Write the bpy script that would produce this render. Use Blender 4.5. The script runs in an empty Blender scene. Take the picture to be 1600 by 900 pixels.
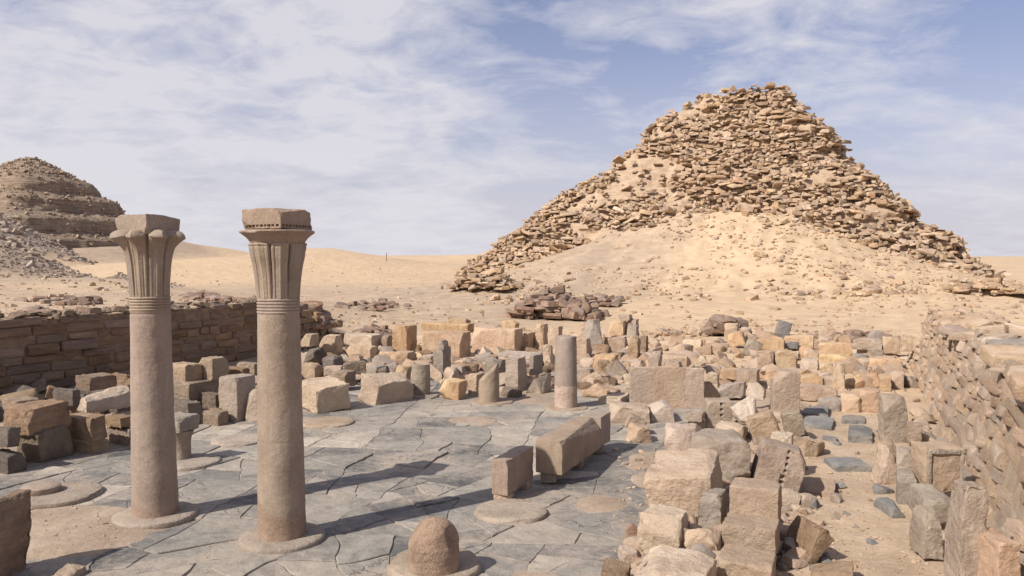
import bpy, math, random
import numpy as np
from mathutils import Vector, Euler, Matrix

R = math.radians
scene = bpy.context.scene
COL = scene.collection
random.seed(7)
rng = np.random.RandomState(7)

# ------------------------------------------------------------------ camera
EYE = 5.5
PITCH = math.atan(45 / 1250.0)
cam_d = bpy.data.cameras.new('camera')
cam = bpy.data.objects.new('camera', cam_d)
COL.objects.link(cam)
cam.location = (0, 0, EYE)
cam.rotation_euler = (math.pi / 2 - PITCH, 0, 0)
cam_d.sensor_width = 36.0
cam_d.lens = 36.0 * 1250 / 1600
cam_d.clip_start = 0.1
cam_d.clip_end = 12000
scene.camera = cam

# ------------------------------------------------------------------ light
SUN_TO = Vector((-0.80, -0.60, 0.0)).normalized()
SUN_EL = R(43)
SUN_AZ = math.atan2(SUN_TO.x, SUN_TO.y)
sun_d = bpy.data.lights.new('sun', 'SUN')
sun_d.energy = 5.0
sun_d.angle = R(0.5)
sun_d.color = (1.0, 0.935, 0.85)
sun = bpy.data.objects.new('sun', sun_d)
COL.objects.link(sun)
to_sun = Vector((SUN_TO.x * math.cos(SUN_EL), SUN_TO.y * math.cos(SUN_EL), math.sin(SUN_EL)))
sun.rotation_euler = to_sun.to_track_quat('Z', 'Y').to_euler()

world = bpy.data.worlds.new('World')
scene.world = world
world.use_nodes = True
wn = world.node_tree
wn.nodes.clear()
def NN(t, kind, **kw):
    n = t.nodes.new(kind)
    for k, v in kw.items():
        setattr(n, k, v)
    return n
def LK(t, a, b): t.links.new(a, b)
def mathn(t, op, a, b=None, c=None, clamp=False):
    n = NN(t, 'ShaderNodeMath', operation=op, use_clamp=clamp)
    for i, x in enumerate((a, b, c)):
        if x is None: continue
        if isinstance(x, (int, float)): n.inputs[i].default_value = x
        else: LK(t, x, n.inputs[i])
    return n.outputs[0]
def mixc(t, fac, a, b, blend='MIX'):
    n = NN(t, 'ShaderNodeMix', data_type='RGBA', blend_type=blend)
    for s, x in ((n.inputs[0], fac), (n.inputs[6], a), (n.inputs[7], b)):
        if isinstance(x, (int, float)): s.default_value = x
        elif isinstance(x, tuple): s.default_value = x if len(x) == 4 else x + (1,)
        else: LK(t, x, s)
    return n.outputs[2]
def ramp(t, fac, stops, interp='LINEAR'):
    n = NN(t, 'ShaderNodeValToRGB')
    cr = n.color_ramp
    cr.interpolation = interp
    while len(cr.elements) < len(stops): cr.elements.new(0.5)
    for e, (p, c) in zip(cr.elements, stops):
        e.position = p
        e.color = (c, c, c, 1) if isinstance(c, (int, float)) else tuple(c) + (1,)
    LK(t, fac, n.inputs[0])
    return n.outputs[0]
def noise(t, vec, scale, detail=6, rough=0.55, dist=0.0, dim='3D'):
    n = NN(t, 'ShaderNodeTexNoise', noise_dimensions=dim)
    n.inputs['Scale'].default_value = scale
    n.inputs['Detail'].default_value = detail
    n.inputs['Roughness'].default_value = rough
    n.inputs['Distortion'].default_value = dist
    if vec is not None: LK(t, vec, n.inputs['Vector'])
    return n.outputs['Fac']

sky = NN(wn, 'ShaderNodeTexSky', sky_type='NISHITA')
sky.sun_disc = False
sky.sun_elevation = SUN_EL
sky.sun_rotation = SUN_AZ
sky.air_density = 1.0
sky.dust_density = 1.6
sky.ozone_density = 2.5
sky.altitude = 50
geo = NN(wn, 'ShaderNodeTexCoord')
sepd = NN(wn, 'ShaderNodeSeparateXYZ'); LK(wn, geo.outputs['Generated'], sepd.inputs[0])
zz = mathn(wn, 'ADD', mathn(wn, 'MAXIMUM', sepd.outputs[2], 0.0), 0.24)
cx = mathn(wn, 'DIVIDE', sepd.outputs[0], zz)
cy = mathn(wn, 'DIVIDE', sepd.outputs[1], zz)
comb = NN(wn, 'ShaderNodeCombineXYZ'); LK(wn, cx, comb.inputs[0]); LK(wn, cy, comb.inputs[1])
mapw = NN(wn, 'ShaderNodeMapping'); LK(wn, comb.outputs[0], mapw.inputs[0])
mapw.inputs['Location'].default_value = (1.7, 0.4, 0)
mapw.inputs['Rotation'].default_value = (0, 0, R(24))
mapw.inputs['Scale'].default_value = (1.25, 1.5, 1)
n1 = noise(wn, mapw.outputs[0], 1.1, 9, 0.60, 0.35)
n2 = noise(wn, mapw.outputs[0], 4.2, 8, 0.62, 0.6)
# a bank of thin cloud over the left half of the sky, thinning to the right
bank = ramp(wn, mathn(wn, 'ADD', mathn(wn, 'MULTIPLY', cx, 0.25), 0.5), [(0.25, 0.10), (0.44, 0.085), (0.515, 0.0), (0.58, -0.10), (0.72, -0.11), (0.95, -0.04)])
dens = mathn(wn, 'ADD', mathn(wn, 'ADD', mathn(wn, 'MULTIPLY', n1, 0.68), mathn(wn, 'MULTIPLY', n2, 0.32)), bank)
cmask = ramp(wn, dens, [(0.46, 0.0), (0.53, 0.40), (0.63, 1.0)])
hz = ramp(wn, sepd.outputs[2], [(0.0, 0.92), (0.06, 0.78), (0.14, 0.5), (0.24, 0.22), (0.42, 0.05)])
skyc = mixc(wn, 1.0, sky.outputs[0], (1.40, 1.24, 1.42), 'MULTIPLY')
skyh = mixc(wn, hz, skyc, (8.2, 7.95, 8.9))
cloud = mixc(wn, mathn(wn, 'MULTIPLY', cmask, 0.86), skyh, (9.3, 9.1, 9.7))
bg = NN(wn, 'ShaderNodeBackground')
bg.inputs['Strength'].default_value = 0.070
LK(wn, cloud, bg.inputs[0])
wo = NN(wn, 'ShaderNodeOutputWorld')
LK(wn, bg.outputs[0], wo.inputs[0])

scene.view_settings.view_transform = 'Standard'
scene.view_settings.look = 'None'
scene.view_settings.exposure = 0.22
scene.view_settings.gamma = 1.0

# ------------------------------------------------------------------ numeric helpers
def _hash(ix, iy, iz, seed):
    h = (ix.astype(np.int64) * 374761393 + iy.astype(np.int64) * 668265263 + iz.astype(np.int64) * 2147483647 + seed * 1274126177) & 0xffffffff
    h = ((h ^ (h >> 13)) * 1274126177) & 0xffffffff
    h = (h ^ (h >> 16)) & 0xffffffff
    return h / 4294967295.0 * 2 - 1
def vnoise(P, seed=0):
    P = np.asarray(P, float)
    i = np.floor(P); f = P - i; f = f * f * (3 - 2 * f)
    x, y, z = i[:, 0], i[:, 1], i[:, 2]
    o = 0
    for dx in (0, 1):
        wx = f[:, 0] if dx else 1 - f[:, 0]
        for dy in (0, 1):
            wy = f[:, 1] if dy else 1 - f[:, 1]
            for dz in (0, 1):
                wz = f[:, 2] if dz else 1 - f[:, 2]
                o = o + wx * wy * wz * _hash(x + dx, y + dy, z + dz, seed)
    return o
def fbm(P, seed=0, octaves=4, gain=0.5):
    P = np.asarray(P, float); a = 1.0; o = 0; s = 0
    for k in range(octaves):
        o = o + a * vnoise(P * (2.03 ** k) + 13.7 * k, seed + k); s += a; a *= gain
    return o / s
def sstep(a, b, x):
    t = np.clip((x - a) / (b - a), 0, 1)
    return t * t * (3 - 2 * t)

DU = np.array([0.4, 0.9165]); DV = np.array([0.9165, -0.4])    # court axes: along / across
PHI = -math.atan2(0.4, 0.9165)
def uv2xy(u, v): return (u * DU[0] + v * DV[0], u * DU[1] + v * DV[1])
def xy2uv(x, y): return (x * DU[0] + y * DU[1], x * DV[0] + y * DV[1])
PC = np.array([43.0, 144.0])          # centre of the big pyramid
FC = np.array([-175.0, 292.0])        # centre of the stepped pyramid
PCU, PCV = xy2uv(*PC)

def ground(x, y):
    """height of the ground (court floor = 0)"""
    x = np.asarray(x, float); y = np.asarray(y, float)
    shp = x.shape; x = x.ravel(); y = y.ravel()
    u, v = xy2uv(x, y); d = np.hypot(x, y)
    P3 = np.stack([x, y, np.zeros_like(x)], 1)
    far = sstep(48, 90, u)
    h = 0.25 * far + 6.0 * sstep(150, 480, d) + 2.2 * sstep(400, 1500, d)
    h = h + fbm(P3 / 90, 3, 3) * 3.0 * sstep(170, 420, d) + fbm(P3 / 420, 5, 3) * 7.0 * sstep(300, 1100, d)
    h = h + fbm(P3 / 14, 9, 4) * 0.55 * sstep(46, 80, d)
    # bank behind the left wall
    ue = 39.5 + 1.5 * fbm(P3 / 5, 21, 2)
    edge = -31.4 + 0.0 * v
    wl = sstep(0, 1.2, edge - v) * (1 - sstep(ue - 1, ue + 9, u)) + sstep(2, 16, edge - v) * sstep(ue - 1, ue + 9, u)
    wl = wl * (1 - sstep(46, 78, u + np.clip(v + 52, -40, 40) * .6))
    h = h + wl * 2.75 * (1 - 0.55 * sstep(120, 260, d))
    # bank behind the right wall
    wr = sstep(3.9, 4.8, v) * (1 - sstep(46, 62, u))
    h = h + wr * (2.38 + 0.15 * fbm(P3 / 3, 31, 3)) * (1 - sstep(120, 200, d))
    # partition ridge, rubble field unevenness
    h = h + 0.30 * sstep(-4.1, -3.3, v) * (1 - sstep(-2.3, -1.5, v)) * sstep(5, 8, u) * (1 - sstep(30, 34, u))
    incourt = sstep(5.5, 6.2, u) * (1 - sstep(31, 33, u)) * sstep(-21.3, -20.6, v) * (1 - sstep(-4.0, -3.6, v))
    near = (1 - sstep(60, 110, d))
    h = h + near * (1 - incourt) * (fbm(P3 / 2.2, 41, 4) * 0.16 + fbm(P3 / .5, 43, 3) * 0.03) * (1 - wl) 
    h = h - 0.026 * incourt
    # sand blown over the paving
    for (pu, pv, ru, rv, k) in SANDP:
        q = np.hypot((u - pu) / ru, (v - pv) / rv) + fbm(P3 / .8, 47, 3) * 0.35
        h = h + incourt * k * (1 - sstep(0.35, 1.0, q))
    # gravel heaps on the left
    for (bx, by, r, k, p) in MOUNDS:
        q = np.hypot(x - bx, y - by) / r
        q = q + fbm(P3 / (r * .5), 51, 3) * 0.10
        h = h + k * np.clip(1 - q, 0, 1) ** p
    # talus of sand against the big pyramid
    du = PCU - u - 26.0; dv = v - PCV
    du2 = np.where(du > 0, du, du * -0.1) + fbm(P3 / 9, 61, 4) * 1.6
    adv = np.abs(dv) / (1 + np.clip(du, 0, 60) / 55) + fbm(P3 / 7, 63, 4) * 2.2
    tal = np.interp(du2, [0, 2, 8, 14, 20, 27, 38, 56], [12.7, 12.0, 9.0, 6.3, 4.1, 2.2, .8, 0]) * np.where(dv < 0, np.interp(adv, [0, 5, 10, 14, 18, 22, 27, 34, 40], [1, .985, .95, .90, .80, .67, .44, .13, 0]), np.interp(adv, [0, 5, 10, 14, 18, 22, 27, 34, 40], [1, .97, .90, .80, .68, .56, .40, .12, 0]))
    side = np.hypot(np.maximum(np.abs(u - PCU) - 30, 0), np.maximum(np.abs(dv) - 30, 0))
    tal2 = np.interp(side, [0, 8, 16, 30], [1.0, .7, .3, 0])
    h = h + np.maximum(tal, tal2 * 0.9) + (fbm(P3 / 2.6, 67, 3) * .16 + fbm(np.stack([v / 1.6, u / 11, v * 0], 1), 69, 3) * .38) * np.clip(tal / 2, 0, 1)
    # skirt of rubble round the stepped pyramid
    q = np.hypot(x - FC[0], y - FC[1])
    h = h + np.interp(q, [0, 46, 60, 85, 120], [6, 5.5, 2.5, .8, 0])
    h = h + fbm(P3 / 1.7, 71, 2) * 0.05 * sstep(40, 60, d) * (1 - sstep(150, 260, d))
    return h.reshape(shp)
SANDP = [(11.2, -14.4, 1.9, 2.0, .10), (9.6, -16.5, 1.6, 2.2, .12), (17.2, -5.2, .9, .7, .075), (21.4, -5.2, 1.3, .8, .09),
         (24.2, -12.0, 1.1, 1.0, .07), (19.6, -4.7, .9, .6, .09), (29.5, -12.5, 2.0, 3.0, .06), (12.4, -5.0, .8, .7, .06)]
MOUNDS = [(-72, 108, 15, 6.2, 1.15), (-90, 118, 22, 6.0, 1.3), (-73, 150, 11, 2.6, 1.4), (-154, 225, 34, 19.0, 1.0), (-60, 240, 40, 2.5, 1.2), (-95, 215, 50, 2.5, 1.2), (-56, 245, 75, 5.6, 1.5), (-150, 330, 90, 5.0, 1.5), (0, 330, 110, 3.5, 1.5)]
HX0, HY0, HS, HNX, HNY = -260.0, -10.0, 0.5, 860, 560
_hx, _hy = np.meshgrid(HX0 + np.arange(HNX) * HS, HY0 + np.arange(HNY) * HS)
HMAP = ground(_hx, _hy)
HL = HMAP.tolist()
_hx2, _hy2 = np.meshgrid(-900 + np.arange(226) * 8.0, -60 + np.arange(126) * 8.0)
HL2 = ground(_hx2, _hy2).tolist()
def gh2(x, y):
    fx = min(max((x + 900) / 8.0, 0), 223.9); fy = min(max((y + 60) / 8.0, 0), 123.9)
    i = int(fx); j = int(fy); fx -= i; fy -= j; r0, r1 = HL2[j], HL2[j + 1]
    return (r0[i] * (1 - fx) + r0[i + 1] * fx) * (1 - fy) + (r1[i] * (1 - fx) + r1[i + 1] * fx) * fy
def gh(x, y):
    fx = (x - HX0) / HS; fy = (y - HY0) / HS
    i = int(fx); j = int(fy)
    if i < 0 or j < 0 or i >= HNX - 1 or j >= HNY - 1: return gh2(x, y)
    fx -= i; fy -= j; r0, r1 = HL[j], HL[j + 1]
    return (r0[i] * (1 - fx) + r0[i + 1] * fx) * (1 - fy) + (r1[i] * (1 - fx) + r1[i + 1] * fx) * fy
def ray(px, py):
    a = (px - 800) / 1250.0; b = -(py - 450) / 1250.0
    c, s = math.cos(PITCH), math.sin(PITCH)
    return Vector((a, c + b * s, -s + b * c))
def at_z(px, py, z=0.0):
    d = ray(px, py); t = (z - EYE) / d.z
    return Vector((d.x * t, d.y * t, z))
def on_ground(px, py):
    """where the line of sight through that pixel first meets the ground"""
    d = ray(px, py); t0 = 8.0; t = t0
    while t < 700:
        if EYE + d.z * t < gh(d.x * t, d.y * t): break
        t0 = t; t *= 1.025
    for k in range(16):
        m = (t0 + t) / 2
        if EYE + d.z * m < gh(d.x * m, d.y * m): t = m
        else: t0 = m
    return Vector((d.x * t, d.y * t, EYE + d.z * t))

# ------------------------------------------------------------------ object helpers
def tag(o, label=None, cat=None, group=None, kind=None):
    if label: o['label'] = label
    if cat: o['category'] = cat
    if group: o['group'] = group
    if kind: o['kind'] = kind
    return o
def newmesh(name, V, F, mat=None, sharp=35, smooth=True):
    me = bpy.data.meshes.new(name)
    if isinstance(F, np.ndarray):
        V = np.ascontiguousarray(V, np.float32); n, k = F.shape
        me.vertices.add(len(V)); me.vertices.foreach_set('co', V.ravel())
        me.loops.add(n * k); me.loops.foreach_set('vertex_index', np.ascontiguousarray(F, np.int32).ravel())
        me.polygons.add(n); me.polygons.foreach_set('loop_start', np.arange(0, n * k, k, dtype=np.int32))
        try: me.polygons.foreach_set('loop_total', np.full(n, k, np.int32))
        except Exception: pass
        me.update(calc_edges=True)
    else:
        me.from_pydata([tuple(p) for p in V], [], F); me.update()
    if smooth:
        me.polygons.foreach_set('use_smooth', np.ones(len(me.polygons), bool))
        if sharp: me.set_sharp_from_angle(angle=R(sharp))
    if mat: me.materials.append(mat)
    return me
def obj(name, me, parent=None, loc=None, rot=None):
    o = bpy.data.objects.new(name, me); COL.objects.link(o)
    if parent: o.parent = parent
    if loc is not None: o.location = loc
    if rot is not None: o.rotation_euler = rot
    return o
def empty(name, loc, rz=0, rot=None):
    o = bpy.data.objects.new(name, None); COL.objects.link(o); o.location = loc
    o.rotation_euler = rot if rot else (0, 0, rz)
    o.empty_display_size = 0.2
    return o

_GC = {}
def gridcube(nx, ny, nz):
    key = (nx, ny, nz)
    if key in _GC: return _GC[key]
    idx = {}; V = []; F = []
    def vid(i, j, k):
        t = (i, j, k)
        if t not in idx: idx[t] = len(V); V.append(t)
        return idx[t]
    for i in range(nx):
        for j in range(ny):
            F.append((vid(i, j, 0), vid(i, j + 1, 0), vid(i + 1, j + 1, 0), vid(i + 1, j, 0)))
            F.append((vid(i, j, nz), vid(i + 1, j, nz), vid(i + 1, j + 1, nz), vid(i, j + 1, nz)))
    for i in range(nx):
        for k in range(nz):
            F.append((vid(i, 0, k), vid(i + 1, 0, k), vid(i + 1, 0, k + 1), vid(i, 0, k + 1)))
            F.append((vid(i, ny, k), vid(i, ny, k + 1), vid(i + 1, ny, k + 1), vid(i + 1, ny, k)))
    for j in range(ny):
        for k in range(nz):
            F.append((vid(0, j, k), vid(0, j, k + 1), vid(0, j + 1, k + 1), vid(0, j + 1, k)))
            F.append((vid(nx, j, k), vid(nx, j + 1, k), vid(nx, j + 1, k + 1), vid(nx, j, k + 1)))
    V = np.array(V, float); F = np.array(F, np.int32)
    Q = V / np.array([nx, ny, nz]) * 2 - 1
    Q = np.sign(Q) * (1 - (1 - np.abs(Q)) ** 1.35)       # crowd the grid lines towards the edges
    _GC[key] = (Q, F)
    return _GC[key]

def rock(w, d, h, seed=0, n=8, amp=0.03, chips=5, rad=0.04, cut=0.22, rot=None, taper=0.0, slope=None, holes=None, waste=0.0, dome=0.0, nib=1.0):
    """broken stone block, origin at the middle of its base"""
    rs = np.random.RandomState(seed * 7 + 11)
    m = (w * d * h) ** (1 / 3.)
    div = [int(np.clip(round(n * s / m), 2 if n < 5 else 4, n * 2.2)) for s in (w, d, h)]
    Q, F = gridcube(*div)
    S = np.array([w, d, h]) / 2
    P = Q * S
    mn = min(w, d, h)
    rr = rad * mn
    C = np.clip(P, -(S - rr), S - rr); D = P - C
    L = np.linalg.norm(D, axis=1, keepdims=True)
    P = C + D / np.maximum(L, 1e-9) * np.minimum(L, rr)
    N = D / np.maximum(L, 1e-9)
    if taper:
        k = 1 - taper * (P[:, 2:3] / h + .5); P[:, :2] *= k
    if slope:                                     # (dx, dy) drop of the top across the block
        tz = (P[:, 2] / h + .5)
        P[:, 2] += tz * (slope[0] * P[:, 0] / w + slope[1] * P[:, 1] / d) * h
    if dome:
        q = np.clip((P[:, 0] / S[0]) ** 2 + (P[:, 1] / S[1]) ** 2, 0, 2)
        P[:, 2] -= np.clip(P[:, 2] / h + .5, 0, 1) * dome * h * q
    if waste:
        q = fbm(np.stack([P[:, 2] / m * 1.4 + seed, P[:, 0] / m * .8, P[:, 1] / m * .8], 1), seed + 5, 3)
        P[:, :2] *= (1 - waste * np.clip(q + .3, 0, 1))[:, None]
    for k in range(chips):
        c = rs.choice([-1, 1], 3).astype(float)
        if rs.rand() < .55: c[rs.randint(3)] *= rs.rand() * .5
        c[2] = abs(c[2]) if rs.rand() < .75 else c[2]
        nrm = c / S * m * .5 + rs.randn(3) * .35
        nrm /= np.linalg.norm(nrm)
        sup = np.max(P @ nrm)
        off = sup - cut * mn * rs.uniform(.35, 1.25)
        e = np.maximum(P @ nrm - off, 0)
        P = P - e[:, None] * nrm * rs.uniform(.85, 1.0)
    G = P + seed * 3.17
    fr = 1.6 / m
    dn = fbm(G * fr, seed, 3) * amp * m * .9 + fbm(G * fr * 4.2, seed + 9, 3) * amp * m * .6
    P = P + N * dn[:, None]
    P = P + np.stack([vnoise(G * fr * .8, seed + k) for k in (1, 2, 3)], 1) * amp * m * .6
    if n >= 7:                                    # nibbled edges and shallow flaked patches
        near = np.sort((S - np.abs(Q * S)), 1)
        e1 = np.exp(-(near[:, 0] + near[:, 1]) / (.085 * m + .02))
        ch = np.clip(fbm(G * 5.5 / max(m, .5), seed + 21, 3) + .12, 0, 1)
        P = P - (N * (e1 * ch * min(.11 * m, .11) * nib)[:, None])
        fl = fbm(G * 2.6 / max(m, .5), seed + 33, 3)
        P = P - N * (np.clip(np.abs(fl) - .16, 0, .14) * (.16 + amp * 3.2) * min(m, 1.0) * .5 * nib)[:, None]
    if holes:                                     # a row of wedge slots down the front (-Y) face
        (hx, z0, z1, cnt) = holes
        for k in range(cnt):
            zc = (z0 + (z1 - z0) * k / max(cnt - 1, 1) - .5) * h
            ins = (np.abs(P[:, 0] - hx * w) < .036) & (np.abs(P[:, 2] - zc) < (z1 - z0) * h / cnt * .27) & (P[:, 1] < -d * .3)
            P[ins, 1] += .09
    P[:, 2] += h / 2
    return P, F

# ------------------------------------------------------------------ materials
def stone_mat(name, cols, var=0.30, scale=1.0, bump=0.35, speck=0.25, strata=0.0, island=False, stain=None, pits=0.3, world_co=False, rough=0.93, streak=0.0):
    m = bpy.data.materials.new(name); m.use_nodes = True
    t = m.node_tree; t.nodes.clear()
    tc = NN(t, 'ShaderNodeTexCoord'); oi = NN(t, 'ShaderNodeObjectInfo'); ge = NN(t, 'ShaderNodeNewGeometry')
    rnd = oi.outputs['Random']
    if island:
        rnd = mathn(t, 'FRACT', mathn(t, 'ADD', mathn(t, 'MULTIPLY', oi.outputs['Random'], 7.31), ge.outputs['Random Per Island']))
    off = NN(t, 'ShaderNodeVectorMath', operation='MULTIPLY_ADD')
    rc = NN(t, 'ShaderNodeCombineXYZ')
    for i in range(3): LK(t, rnd, rc.inputs[i])
    LK(t, rc.outputs[0], off.inputs[0]); off.inputs[1].default_value = (37, 53, 71)
    LK(t, tc.outputs['Object'], off.inputs[2])
    v = off.outputs[0]
    nb = noise(t, v, 1.3 * scale, 7, 0.62, 0.4)
    c = ramp(t, nb, [(0.28, cols[0]), (0.5, cols[1]), (0.74, cols[2])])
    if strata:
        mp = NN(t, 'ShaderNodeMapping'); LK(t, v, mp.inputs[0]); mp.inputs['Scale'].default_value = (.25, .25, 5.5)
        ns = noise(t, mp.outputs[0], 1.6 * scale, 5, .6, .3)
        c = mixc(t, mathn(t, 'MULTIPLY', ramp(t, ns, [(.45, 0.), (.62, 1.)]), strata), c, tuple(x * .6 for x in cols[0]))
    if streak:
        mp = NN(t, 'ShaderNodeMapping'); LK(t, v, mp.inputs[0]); mp.inputs['Scale'].default_value = (4.5, 4.5, .35)
        ns = noise(t, mp.outputs[0], 1.5 * scale, 5, .6, .2)
        c = mixc(t, mathn(t, 'MULTIPLY', ramp(t, ns, [(.48, 0.), (.66, 1.)]), streak), c, tuple(x * .72 for x in cols[0]))
    if stain:
        nst = noise(t, v, .55 * scale, 5, .6, .5)
        c = mixc(t, mathn(t, 'MULTIPLY', ramp(t, nst, [(.50, 0.), (.66, 1.)]), stain[1]), c, stain[0])
    nf = noise(t, v, 26 * scale, 5, 0.7)
    c = mixc(t, speck, c, ramp(t, nf, [(.32, .28), (.55, .55), (.7, .75)]), 'OVERLAY')
    hsv = NN(t, 'ShaderNodeHueSaturation')
    LK(t, mathn(t, 'ADD', mathn(t, 'MULTIPLY', rnd, 2 * var), 1 - var), hsv.inputs['Value'])
    r2 = mathn(t, 'FRACT', mathn(t, 'MULTIPLY', rnd, 17.3))
    LK(t, mathn(t, 'ADD', mathn(t, 'MULTIPLY', r2, .36), .86), hsv.inputs['Saturation'])
    r3 = mathn(t, 'FRACT', mathn(t, 'MULTIPLY', rnd, 41.7))
    LK(t, mathn(t, 'ADD', mathn(t, 'MULTIPLY', r3, .012), .4925), hsv.inputs['Hue'])
    LK(t, c, hsv.inputs['Color'])
    b1 = noise(t, v, 7 * scale, 9, .68, .2)
    vo = NN(t, 'ShaderNodeTexVoronoi'); vo.inputs['Scale'].default_value = 15 * scale; LK(t, v, vo.inputs['Vector'])
    pit = ramp(t, vo.outputs['Distance'], [(.0, 0.), (.28, 1.)])
    hgt = mathn(t, 'ADD', mathn(t, 'MULTIPLY', b1, 1.0), mathn(t, 'MULTIPLY', pit, pits * .35))
    bp = NN(t, 'ShaderNodeBump'); bp.inputs['Strength'].default_value = min(1.0, bump * 2.2); bp.inputs['Distance'].default_value = 0.11 / max(scale, .3)
    LK(t, hgt, bp.inputs['Height'])
    bs = NN(t, 'ShaderNodeBsdfPrincipled'); bs.inputs['Roughness'].default_value = rough
    bs.inputs['Specular IOR Level'].default_value = 0.25
    LK(t, hsv.outputs[0], bs.inputs['Base Color']); LK(t, bp.outputs[0], bs.inputs['Normal'])
    out = NN(t, 'ShaderNodeOutputMaterial'); LK(t, bs.outputs[0], out.inputs[0])
    return m

M = {}
M['tan'] = stone_mat('tan_limestone', [(.29, .21, .15), (.40, .30, .215), (.50, .395, .29)], .16, bump=.38, stain=((.33, .255, .19), .35))
M['pale'] = stone_mat('pale_limestone', [(.36, .275, .205), (.47, .37, .28), (.56, .46, .355)], .12, bump=.38, stain=((.40, .33, .265), .35))
M['orange'] = stone_mat('orange_limestone', [(.36, .245, .155), (.485, .35, .228), (.56, .44, .31)], .12, bump=.3, streak=.45, stain=((.40, .27, .165), .4))
M['grey'] = stone_mat('grey_limestone', [(.235, .19, .15), (.32, .265, .212), (.41, .35, .285)], .14, bump=.34, stain=((.26, .21, .165), .3))
M['brown'] = stone_mat('brown_limestone', [(.19, .135, .092), (.275, .20, .14), (.36, .275, .195)], .18, bump=.42, strata=.25)
M['dark'] = stone_mat('dark_stone', [(.105, .082, .066), (.16, .128, .103), (.235, .19, .153)], .2, bump=.42)
M['basalt'] = stone_mat('basalt', [(.135, .131, .125), (.19, .184, .174), (.26, .248, .23)], .2, bump=.25, stain=((.34, .285, .225), .7))
M['pink'] = stone_mat('rosy_limestone', [(.31, .22, .16), (.41, .305, .225), (.49, .38, .29)], .1, bump=.3, stain=((.35, .265, .20), .4))
M['granite'] = stone_mat('weathered_granite', [(.225, .175, .132), (.30, .236, .18), (.365, .292, .228)], .03, scale=.9, bump=.09, speck=.36, stain=((.285, .20, .148), .45), pits=.6, rough=.85, streak=.26)
M['bare'] = stone_mat('bare_granite', [(.205, .145, .103), (.28, .20, .145), (.34, .25, .19)], .03, scale=.9, bump=.14, speck=.42)
M['granite_red'] = stone_mat('red_granite_rough', [(.22, .16, .12), (.32, .24, .182), (.42, .325, .25)], .03, scale=1.6, bump=.5, speck=.55, pits=.8)
M['disc'] = stone_mat('base_limestone', [(.25, .195, .148), (.33, .265, .205), (.40, .33, .262)], .08, bump=.28)
M['pyr'] = stone_mat('pyramid_stone', [(.29, .205, .138), (.41, .30, .205), (.525, .405, .29)], .24, scale=.8, bump=.4, island=True)
M['pyrcore'] = stone_mat('pyramid_rubble_core', [(.33, .235, .16), (.46, .34, .235), (.55, .42, .30)], .02, scale=.7, bump=.6, speck=.6, strata=.3)
M['pyrdark'] = stone_mat('dark_outcrop_stone', [(.17, .12, .092), (.26, .185, .14), (.36, .27, .205)], .26, scale=.8, bump=.4, island=True)
M['far'] = stone_mat('far_rubble_stone', [(.22, .165, .12), (.31, .24, .178), (.40, .32, .24)], .28, scale=.5, bump=.4, island=True)
M['farcore'] = stone_mat('far_pyramid_core', [(.22, .168, .126), (.30, .235, .178), (.385, .31, .24)], .02, scale=.25, bump=.7, speck=.5, strata=.7)
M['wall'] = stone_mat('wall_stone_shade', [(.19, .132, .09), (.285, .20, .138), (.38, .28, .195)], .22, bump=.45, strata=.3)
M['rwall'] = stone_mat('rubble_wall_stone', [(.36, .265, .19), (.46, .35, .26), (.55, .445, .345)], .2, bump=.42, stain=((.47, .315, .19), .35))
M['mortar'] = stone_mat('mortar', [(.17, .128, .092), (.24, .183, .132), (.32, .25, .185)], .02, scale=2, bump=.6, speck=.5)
M['mortar2'] = stone_mat('wall_core_dirt', [(.27, .20, .14), (.35, .265, .188), (.43, .335, .245)], .02, scale=2, bump=.6, speck=.5)
M['sandfill'] = stone_mat('sandy_fill', [(.38, .285, .195), (.47, .36, .25), (.55, .435, .315)], .02, scale=2, bump=.6, speck=.5)
M['rubble'] = stone_mat('loose_rubble', [(.27, .20, .145), (.38, .29, .21), (.49, .385, .285)], .3, scale=2, bump=.3, island=True)
M['gravel'] = stone_mat('grey_gravel', [(.225, .178, .138), (.315, .255, .20), (.405, .34, .27)], .3, scale=2, bump=.3, island=True)

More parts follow.
